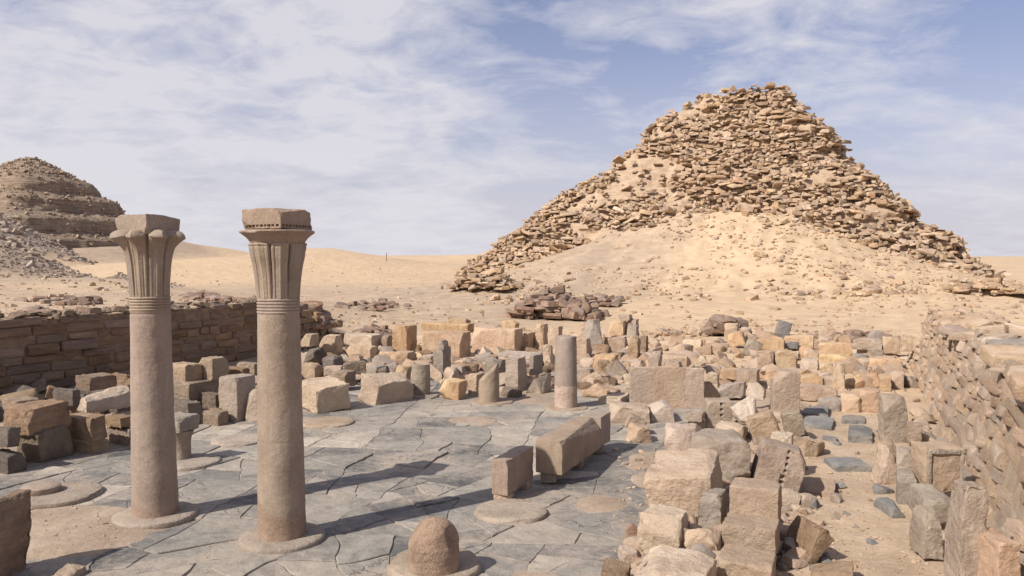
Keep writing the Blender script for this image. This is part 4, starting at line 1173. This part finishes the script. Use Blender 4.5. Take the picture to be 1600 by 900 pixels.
B(*SB, 'grey', 1340, 1358, 571, 589, 'small grey cube standing alone on pale sand', d=.7, gy=588, yaw=25, amp=.015)
B(*SL, 'basalt', 1334, 1358, 552, 566, 'small dark slab heap beside the orange steps', d=.7, gy=568, chips=7)
B(*SB, 'tan', 1316, 1350, 612, 645, 'tan stone with sand around it in the passage', d=1.0, gy=645)
B(*SB, 'pink', 1346, 1378, 606, 645, 'rosy block against the foot of the leaning wall', d=.9, gy=645)
B(*SB, 'tan', 1376, 1396, 584, 610, 'small tan block against the foot of the leaning wall', d=.7, gy=612)
B(*BO, 'pink', 1390, 1416, 578, 606, 'rounded rosy stone at the far foot of the leaning wall', d=.8, gy=608, cut=.45)
# --- fallen stones between court and passage
B(*SL, 'pale', 934, 986, 614, 634, 'pale broken slab behind the wide fallen slab', d=1.2, n=11, amp=.04, chips=7)
B(*SL, 'pale', 950, 1018, 626, 664, 'wide fallen slab with a bright top and dark front', d=1.6, gy=664, yaw=18, n=14, amp=.03, chips=6, cut=.3)
B(*SL, 'pale', 1008, 1062, 622, 662, 'thick rounded end piece of the wide fallen slab', d=1.5, gy=662, yaw=20, n=13, amp=.04, chips=7, cut=.4)
B(*SB, 'tan', 973, 1004, 647, 672, 'wedge stone leaning on the front of the wide fallen slab', d=.6, gy=682, ry=28, yaw=20)
B(*SB, 'tan', 977, 1020, 662, 695, 'tilted tan block at the edge of the paving beyond the beam', d=.7, yaw=40, ry=12, chips=4)
B(*BO, 'tan', 1077, 1136, 592, 642, 'triangular stone with a steep black shaded face', d=1.6, gy=642, ry=0, yaw=-20, taper=.55, n=12, amp=.03, chips=4)
B(*SB, 'grey', 1073, 1104, 656, 682, 'low grey block beside the stone with a row of slots', d=.7, gy=684, amp=.015)
B(*SL, 'grey', 1072, 1106, 640, 658, 'flat grey slab on the low grey block', d=.8, gy=684, amp=.015)
B(*SB, 'tan', 1100, 1147, 622, 676, 'upright block with a vertical row of wedge slots', d=.8, gy=678, yaw=18, nib=.4, n=24, amp=.008, chips=2, cut=.1, holes=(.05, .06, .92, 6))
B(*BO, 'pale', 1138, 1190, 614, 665, 'rounded pale boulder behind the slotted upright block', d=1.3, gy=668, n=12, cut=.5, rad=.25, chips=7)
B(*BO, 'grey', 1122, 1170, 590, 622, 'grey rounded boulder between the triangular stone and the tall upright', d=1.2, gy=628, cut=.45, rad=.2)
B(*BO, 'pale', 1168, 1200, 597, 624, 'pale arched stone beside the tall upright slab', d=.8, gy=640, cut=.4, chips=7)
B(*PI_, 'tan', 1204, 1253, 577, 645, 'tall upright slab with a pointed top and a black shaded side', d=.75, gy=646, yaw=14, n=13, amp=.008, chips=3, cut=.25, nib=.4)
B(*SL, 'tan', 1192, 1238, 640, 706, 'long slab leaning down towards the passage', d=.6, gy=708, ry=-24, yaw=10, n=12, amp=.02)
B(*SB, 'grey', 1228, 1262, 640, 680, 'upturned angular stone beside the leaning slab', d=.6, gy=688, ry=-10, yaw=15, taper=-.2)
B(*BO, 'brown', 1168, 1206, 655, 688, 'round brown stone with a dark broken face', d=.7, gy=694, cut=.5, chips=8, amp=.05)
B(*SB, 'pale', 1118, 1172, 660, 690, 'pale low rough stone in front of the pale boulder', d=1.0, gy=696, chips=7, amp=.04)
B(*SB, 'tan', 1228, 1290, 674, 716, 'broken tan stone tilted at the edge of the passage', d=.9, gy=716, ry=16, yaw=-15, chips=7)
B(*SB, 'pink', 1040, 1090, 664, 722, 'rosy cube with a rough side at the edge of the paving', d=.9, yaw=12, n=12, amp=.03, chips=5)
B(*BO, 'grey', 1078, 1176, 672, 750, 'big grey block with a crumbling dark end above the long tilted slab', d=1.4, gy=752, n=16, amp=.03, chips=5, cut=.22, yaw=10)
B(*SL, 'tan', 1168, 1250, 688, 776, 'leaning slab with a slanting row of wedge slots', d=.9, gy=776, ry=14, yaw=12, nib=.4, n=26, amp=.010, chips=3, cut=.15, holes=(.08, .2, .95, 7))
B(*BO, 'pale', 1206, 1244, 676, 706, 'crumbling violet grey stone above the leaning slotted slab', d=.8, gy=745, chips=8, amp=.06)
B(*SL, 'pale', 1012, 1142, 710, 806, 'long pale tilted slab with a ragged broken end', d=2.0, gy=812, rx=5, ry=-7, yaw=4, n=18, amp=.022, chips=4, cut=.15)
B(*SB, 'grey', 1092, 1140, 762, 830, 'rounded stone in the dark hollow under the long pale slab', d=.6, gy=835, cut=.4)
B(*SB, 'pale', 998, 1084, 792, 866, 'pale chunky block at the paving edge below the long slab', d=1.0, gy=866, n=15, amp=.035, chips=7, cut=.3)
B(*SB, 'pale', 1070, 1136, 811, 874, 'small pale block with a stepped broken top', d=.7, gy=874, n=13, amp=.05, chips=8, cut=.35)
B(*SB, 'pink', 1142, 1228, 750, 815, 'squared rosy block standing behind two flat topped blocks', d=.7, gy=872, n=13, amp=.008, chips=2, cut=.1, nib=.4)
B(*SB, 'tan', 1130, 1226, 806, 868, 'flat topped tan block in front of the squared rosy block', d=.8, gy=892, n=13, amp=.010, chips=3, cut=.12, nib=.5)
B(*SB, 'tan', 1122, 1222, 858, 935, 'flat topped tan block cut off by the bottom edge', d=.9, gy=935, n=13, amp=.010, chips=3, cut=.12, nib=.5)
B(*SB, 'pale', 984, 1132, 862, 950, 'low broad pale rock at the bottom edge beside the paving', d=1.2, gy=950, n=15, amp=.04, chips=7)
B(*SB, 'pink', 966, 1002, 852, 884, 'small rosy stone wedge at the very edge of the paving', d=.5, yaw=30, chips=7)
B(*SB, 'brown', 938, 990, 878, 930, 'rosy ledge stone at the bottom edge of the paving', d=.7, yaw=10, chips=6)
B(*BO, 'brown', 1222, 1294, 806, 882, 'dark pointed boulder leaning on the flat topped blocks', d=.9, gy=884, ry=22, yaw=35, n=14, chips=5, cut=.45)
B(*BO, 'brown', 1270, 1342, 866, 925, 'reddish boulder at the bottom edge of the passage', d=.8, gy=925, n=12, chips=6, cut=.4)
B(*SB, 'tan', 1250, 1312, 748, 776, 'half buried tan stone in the passage sand', d=.7, gy=776, chips=7, cut=.4)
# --- passage
B(*SL, 'basalt', 1288, 1368, 715, 740, 'long flat basalt slab lying across the passage', d=1.0, gy=740, n=11, amp=.025, yaw=20, chips=7)
B(*SL, 'basalt', 1368, 1424, 779, 810, 'thick basalt block in the passage sand', d=.85, gy=810, n=11, yaw=25, chips=7)
B(*BO, 'basalt', 1369, 1402, 756, 773, 'small rounded basalt stone above the thick basalt block', d=.4, gy=773, cut=.4)
B(*SL, 'basalt', 1328, 1368, 667, 694, 'flat basalt slab half buried beside the upright slab', d=2.0, gy=694, ry=3, cut=.4)
B(*SL, 'basalt', 1318, 1356, 650, 663, 'thin basalt slab beyond the half buried basalt slab', d=1.2, gy=663)
B(*SL, 'basalt', 1256, 1308, 652, 672, 'upper flat basalt slab at the far side of the passage', d=1.7, gy=672, chips=7)
B(*SL, 'basalt', 1256, 1300, 636, 654, 'dark basalt slab under the wide rosy block', d=1.6, gy=655, chips=7)
B(*SL, 'basalt', 1288, 1312, 683, 690, 'thin basalt splinter lying in the passage', d=.4, gy=690)
# --- stones along the foot of the leaning wall
B(*SL, 'grey', 1374, 1424, 615, 692, 'tall upright slab leaning on the wall of the passage', d=.5, gy=694, yaw=20, n=12, amp=.02, chips=6, cut=.3)
B(*SB, 'tan', 1420, 1446, 658, 692, 'small upright stone behind the tall leaning slab', d=.5, gy=712)
B(*SL, 'tan', 1362, 1408, 692, 758, 'pointed upright stone leaning towards the tall slab', d=.5, gy=758, ry=7, yaw=25, n=11, taper=.25)
B(*SB, 'grey', 1404, 1432, 698, 738, 'narrow squared stone beside the framed block', d=.5, gy=762, amp=.012)
B(*SB, 'grey', 1404, 1442, 734, 790, 'squared grey stone under the narrow squared stone', d=.6, gy=790, amp=.015)
B(*SB, 'pink', 1424, 1514, 690, 770, 'large squared block with a raised frame around its face', d=.8, gy=796, yaw=22, n=15, amp=.008, chips=2, cut=.1)
B(*SL, 'grey', 1418, 1500, 760, 812, 'sloping grey ledge stone under the framed block', d=.9, gy=832, rx=10, yaw=20, n=12)
B(*SB, 'grey', 1424, 1484, 790, 872, 'worn grey block below the sloping ledge stone', d=.7, gy=880, yaw=20, n=12, taper=.15, chips=6)
B(*SL, 'tan', 1470, 1562, 750, 930, 'tallest worn slab leaning on the near end of the wall', d=.8, gy=930, rx=-6, yaw=22, n=15, amp=.02, chips=5, cut=.3)
B(*SB, 'pink', 1520, 1606, 828, 950, 'pale rosy block in the bottom corner against the wall', d=.8, gy=950, yaw=24, n=13, amp=.02, chips=4)
B(*SL, 'grey', 1462, 1560, 503, 540, 'big dark grey capping slab lying on top of the leaning wall', d=1.6, gy=596, n=14, amp=.03, yaw=5, chips=6, cut=.4)
B(*SL, 'grey', 1540, 1640, 530, 556, 'long flat grey slab on top of the wall at the edge of the view', d=1.6, gy=660, n=12, amp=.03, yaw=-10, chips=5, cut=.3)
B(*SB, 'orange', 1406, 1446, 516, 548, 'orange rock at the far top of the leaning wall', d=1.0, gy=572, chips=7, amp=.04)
# the hole and the frame that two of the wall blocks carry
def framed_face():
    o = next(x for x in COL.objects if x.get('label', '').startswith('large squared block with a raised frame'))
    xs = [v.co for v in o.data.vertices]
    w = max(p.x for p in xs) - min(p.x for p in xs); y0 = min(p.y for p in xs); h = max(p.z for p in xs)
    x0 = min(p.x for p in xs)
    for k, (a, b, c, d_) in enumerate([(.03, .12, .08, .97), (.88, .97, .08, .97), (.122, .878, .88, .97)]):
        P, F = rock((b - a) * w, .09, (d_ - c) * h, seed=900 + k, n=7, amp=.012, chips=2, rad=.1)
        P += np.array([x0 + (a + b) / 2 * w, y0 + .01, c * h])
        obj('frame', newmesh('frame', P, F, M['grey'], 33), o)
framed_face()

# ------------------------------------------------------------------ heaps with pieces of their own
def heap(name, cat, label, px, yb, items, mat, n_big, seed, group=None, gy=None):
    g = on_ground(px, gy or yb)
    root = empty(name, g, PHI); tag(root, label, cat, group, kind='thing')
    shared = [newmesh('stone', P, F, mat, 30) for P, F in PROTO4[:6]]
    items = sorted(items, key=lambda t: -t[3] * t[5])
    for k, (x, y, z, w, d, h, rz, rx, ry) in enumerate(items[:n_big]):
        o = obj('stone', shared[k % 6], root, (x, y, z), (rx, ry, rz)); o.scale = (w, d, h)
    if items[n_big:]:
        o = obj('smaller_stones', stones_mesh('smaller_stones', items[n_big:], PROTO, mat), root); o['kind'] = 'stuff'
    return root
def pile(rs, L, Dp, H, n, w0, w1, flat=.42, shape=1.0):
    out = []
    for k in range(n):
        x = rs.uniform(-L / 2, L / 2); y = rs.uniform(-Dp / 2, Dp / 2)
        top = H * max(0, 1 - abs(2 * x / L) ** (2.2 * shape)) * (1 - .5 * abs(2 * y / Dp))
        z = rs.uniform(-.1, max(0.0, top - .15)); w = rs.uniform(w0, w1)
        out.append((x, y, z, w, w * rs.uniform(.6, 1.0), w * flat * rs.uniform(.6, 1.3), rs.normal(0, .35), rs.normal(0, .13), rs.normal(0, .13)))
    return out
rs = np.random.RandomState(44)
# ruined masonry poking from the foot of the sand slope
def outcrop(px, yb, wpx, hpx, n, label, name='ruined_masonry', mat='pyrdark', big=70, w=(.45, 1.3), dp=3.0, group=None, seed=0):
    g = on_ground(px, yb); k = g.y / 1250
    rs = np.random.RandomState(seed)
    heap(name, 'ruin', label, px, yb, pile(rs, wpx * k, dp, hpx * k, n, *w), M[mat], big, seed, group)
outcrop(868, 496, 136, 44, 420, 'dark mound of ruined thin courses poking from the foot of the sand slope', seed=1, dp=4, w=(.6, 1.7))
outcrop(940, 476, 60, 20, 60, 'thin scatter of slabs beside the dark mound of ruined courses', seed=2, dp=4, big=30)
outcrop(586, 524, 80, 16, 150, 'low dark row of rubble beside the orange wall end', seed=3, w=(.3, .8), dp=1.5, big=40)
outcrop(1052, 524, 96, 10, 120, 'low row of small tan stones at the foot of the sand slope', mat='pyr', seed=4, w=(.3, .7), dp=1.2, big=50)
outcrop(1338, 532, 136, 15, 190, 'long dry stone row at the foot of the sand slope', mat='pyrdark', seed=5, w=(.35, .8), dp=1.2, big=60)
outcrop(1134, 524, 56, 38, 110, 'cairn of loose stones against the bright sand', mat='pyrdark', seed=6, w=(.4, 1.2), dp=2.0, big=40)
outcrop(1535, 456, 120, 22, 130, 'reddish crumbling courses at the far right foot of the pyramid', mat='pyr', seed=7, w=(.6, 1.6), dp=6, big=50)
outcrop(760, 450, 100, 34, 240, 'tumbled flat stones at the near left foot of the pyramid', mat='pyr', seed=8, w=(.5, 1.5), dp=6, big=60)
outcrop(574, 480, 120, 12, 40, 'loose dark stones strewn on the grey slope beyond the broken wall', mat='pyrdark', seed=9, w=(.4, 1.0), dp=10, big=30)
outcrop(128, 476, 44, 13, 40, 'small stack of thin slabs on the bank above the shaded wall', mat='pyrdark', seed=10, w=(.4, 1.0), dp=1.5, big=25)
outcrop(78, 496, 120, 8, 60, 'dark flat slabs lying along the top of the shaded wall', mat='pyrdark', seed=11, w=(.35, 1.1), dp=1.2, big=30)
outcrop(318, 470, 96, 9, 60, 'flat dark ridge of slabs on the bank behind the columns', mat='pyrdark', seed=12, w=(.4, 1.2), dp=1.2, big=30)
outcrop(66, 470, 60, 8, 18, 'few loose dark stones on the pale bank at the left', mat='pyrdark', seed=13, w=(.3, .8), dp=3, big=18)
outcrop(488, 512, 44, 40, 110, 'collapsed heap of stones at the broken end of the shaded wall', mat='wall', seed=14, w=(.4, 1.2), dp=2.5, big=40)

# ------------------------------------------------------------------ single stones on the sand slope
shared = [newmesh('fallen_stone', P, F, M['pyr'], 30) for P, F in PROTO4]
rs = np.random.RandomState(71)
cnt = 0; tiny = []
while cnt < 150:
    px = rs.uniform(760, 1590); py = rs.uniform(345, 512)
    bias = (px - 800) / 800
    if rs.rand() > .40 + .5 * (px > 1180) + .25 * (py < 430): continue
    p = on_ground(px, py)
    if p.y > 128 or p.y < 58: continue
    wpx = rs.lognormal(2.15, .45); w = float(np.clip(wpx * p.y / 1250, .35, 2.4))
    n_c = 1 if rs.rand() < .6 else rs.randint(2, 5)
    for q in range(n_c):
        x, y = p.x + rs.normal(0, 1.3) * (q > 0), p.y + rs.normal(0, .8) * (q > 0)
        w2 = w * (1 if q == 0 else rs.uniform(.4, .8)); z = gh(x, y)
        o = obj('fallen_stone', shared[rs.randint(10)], None, (x, y, z - w2 * .10), (rs.normal(.12, .2), rs.normal(0, .2), rs.normal(PHI, .5)))
        o.scale = (w2, w2 * rs.uniform(.5, .9), w2 * rs.uniform(.28, .5))
        tag(o, 'loose tan stone lying on the sand slope below the pyramid', 'stone', 'loose stones on the sand slope', kind='thing'); cnt += 1
for k in range(4600):
    px = rs.uniform(735, 1640); py = rs.uniform(345, 522)
    p = on_ground(px, py)
    if p.y > 128 or p.y < 52: continue
    if vnoise(np.array([[p.x / 6, p.y / 9, 3.0]]), 5)[0] + .35 * vnoise(np.array([[p.x / 2, p.y / 3, 1.0]]), 6)[0] < rs.uniform(-.4, .5): continue
    w = float(np.clip(rs.lognormal(-1.35, .5), .1, .6)); z = gh(p.x, p.y)
    tiny.append((p.x, p.y, z - w * .12, w, w * .8, w * .5, rs.uniform(0, 6), rs.normal(0, .2), rs.normal(0, .2)))
for k in range(9000):
    px = rs.uniform(760, 1620); py = rs.uniform(318, 480)
    p = on_ground(px, py)
    if p.y > 132 or p.y < 84: continue
    pu, pv = xy2uv(p.x, p.y); sfr = PCU - pu; dvv = pv - PCV
    zc_ = min(np.interp(sfr, FS[::-1], FZ[::-1]), np.interp(-dvv, LS[::-1], LZ[::-1]) if dvv < 0 else np.interp(dvv, RS[::-1], RZ[::-1]))
    if rs.rand() > .55 * math.exp(-max(0, p.z - zc_) / (1.1 if px < 1180 else 1.7)): continue
    w = float(np.clip(rs.lognormal(-.55, .5), .25, 1.6))
    tiny.append((p.x, p.y, p.z - w * .10, w, w * .8, w * rs.uniform(.3, .5), rs.uniform(0, 6), rs.normal(.1, .2), rs.normal(0, .2)))
o = obj('slope_rubble', stones_mesh('slope_rubble', tiny, PROTO, M['pyr'])); tag(o, 'small scattered rubble on the sand slope', 'rubble', kind='stuff')

# ------------------------------------------------------------------ mid-size stones of the rubble field
NAMEC = dict(tan='tan', grey='grey', brown='brown', pale='cream', orange='orange', pink='rosy', dark='blackish', basalt='slate grey')
ZONES = [
    ('small broken stone among the tumbled blocks beyond the paved court', 'small stones of the rubble field', 470, 1000, 546, 608, 280, (.25, 1.0), ['tan', 'grey', 'brown', 'pale']),
    ('small stone in the far field below the pyramid', 'small stones of the far field', 900, 1400, 527, 605, 340, (.3, 1.1), ['pale', 'tan', 'orange', 'pink']),
    ('small stone wedged among the fallen blocks beside the passage', 'small stones beside the passage', 985, 1260, 640, 890, 190, (.12, .5), ['pale', 'tan', 'pink', 'grey']),
    ('small loose stone on the passage sand', 'small stones in the passage', 1255, 1420, 600, 895, 30, (.08, .26), ['tan', 'basalt', 'grey']),
    ('small stone lying in front of the shaded wall', 'small stones before the shaded wall', -40, 480, 598, 665, 75, (.5, 1.25), ['dark', 'brown', 'brown']),  # dark stones added to cover sunlit ground where the wall's shade belongs
    ('small stone at the foot of the leaning wall', 'small stones at the wall foot', 1385, 1475, 575, 725, 46, (.25, .7), ['tan', 'pale', 'grey']),
]
rs = np.random.RandomState(91)
SHB = {m: [newmesh('rubble_stone', *rock(1, 1, 1, seed=700 + 20 * i + k, n=5, amp=.05, chips=6, rad=.1, cut=.35), M[m], 32) for k in range(5)]
       for i, m in enumerate(['tan', 'grey', 'brown', 'pale', 'orange', 'pink', 'dark', 'basalt'])}
QUOTA = dict(zip([z[1] for z in ZONES], (84, 88, 44, 20, 44, 16))); REST = {}
for lab, grp, xa, xb, ya, yb, n, (wa, wb), mats in ZONES:
    k = 0
    while k < n:
        px, py = rs.uniform(xa, xb), rs.uniform(ya, yb)
        p = on_ground(px, py); u, v = xy2uv(p.x, p.y)
        if (6 < u < 31.5 and -20.0 < v < -4.0) or v > 2.5: continue
        w = rs.uniform(wa, wb); m = mats[rs.randint(len(mats))]
        if k >= QUOTA[grp]:
            REST.setdefault(m, []).append((p.x, p.y, gh(p.x, p.y) - w * .08, w * 1.0, w * .8, w * rs.uniform(.4, .8), PHI + rs.normal(0, .6), rs.normal(0, .2), rs.normal(0, .2))); k += 1
            continue
        lab2, grp2 = lab.replace('small ', 'small %s ' % NAMEC[m], 1), grp + ', ' + NAMEC[m]
        o = obj('rubble_stone', SHB[m][rs.randint(5)], None, (p.x, p.y, gh(p.x, p.y) - w * .08), (rs.normal(0, .22), rs.normal(0, .22), PHI + rs.normal(0, .6)))
        o.scale = (w, w * rs.uniform(.6, 1.2), w * rs.uniform(.45, .95))
        tag(o, lab2, 'stone', grp2, kind='thing'); k += 1

for m, it in REST.items():
    o = obj('rubble', stones_mesh('rubble', it, PROTO4, M[m])); tag(o, 'loose %s rubble packed between the fallen blocks' % NAMEC[m], 'rubble', kind='stuff')
# loose chips that nobody could count
chips_ = []
def chip(px, py, w0, w1):
    p = on_ground(px, py); w = float(np.clip(rs.lognormal(math.log(w0), .5), .02, w1))
    chips_.append((p.x, p.y, gh(p.x, p.y) - w * .15, w, w * .8, w * .55, rs.uniform(0, 6), rs.normal(0, .25), rs.normal(0, .25)))
for k in range(1500): chip(rs.uniform(465, 1420), rs.uniform(522, 612), .16, .5)
for k in range(900): chip(rs.uniform(960, 1280), rs.uniform(610, 899), .07, .22)
for k in range(1300): chip(rs.uniform(1230, 1520), rs.uniform(600, 899), .035, .12)
for k in range(260): chip(rs.uniform(60, 330), rs.uniform(790, 899), .03, .10)
for k in range(200): chip(rs.uniform(560, 1020), rs.uniform(632, 880), .025, .07)
for k in range(900): chip(rs.uniform(-20, 760), rs.uniform(415, 510), .22, .7)
o = obj('stone_chips', stones_mesh('stone_chips', chips_, PROTO, M['rubble'])); tag(o, 'loose stone chips on sand and between the blocks', 'rubble', kind='stuff')
grav = []
for (bx, by, r, k_, p_) in MOUNDS[:4]:
    n = 2600 if r < 20 else 1800
    for k in range(n):
        a = rs.uniform(0, 6.28); q = math.sqrt(rs.rand()) * r * .97
        x, y = bx + math.cos(a) * q, by + math.sin(a) * q
        w = float(np.clip(rs.lognormal(math.log(.28 if by < 170 else .9), .5), .1, 2.0))
        grav.append((x, y, -1, w, w * .8, w * .6, rs.uniform(0, 6), rs.normal(0, .3), rs.normal(0, .3)))
gz = ground(np.array([g[0] for g in grav]), np.array([g[1] for g in grav]))
grav = [(g[0], g[1], z - g[3] * .2) + g[3:] for g, z in zip(grav, gz)]
o = obj('heap_gravel', stones_mesh('heap_gravel', grav, PROTO, M['gravel'])); tag(o, 'grey gravel covering the spoil heaps below the stepped pyramid', 'gravel', kind='stuff')

# thin pole far out on the dunes
p = on_ground(604, 408)
me = newmesh('pole', *lathe([(.12, -1), (.11, 0), (.08, 2.4), (.001, 2.4)], 8, 0.0, 1), M['dark'])
tag(obj('utility_pole', me, None, (p.x, p.y, p.z)), 'thin lone pole on the distant dunes', 'pole')
for o in COL.objects:
    if o.parent is None and o.type in ('MESH', 'EMPTY') and 'kind' not in o: o['kind'] = 'thing'
print('objects', len(bpy.data.objects), 'tris', sum(len(o.data.polygons) * 2 for o in bpy.data.objects if o.type == 'MESH'))
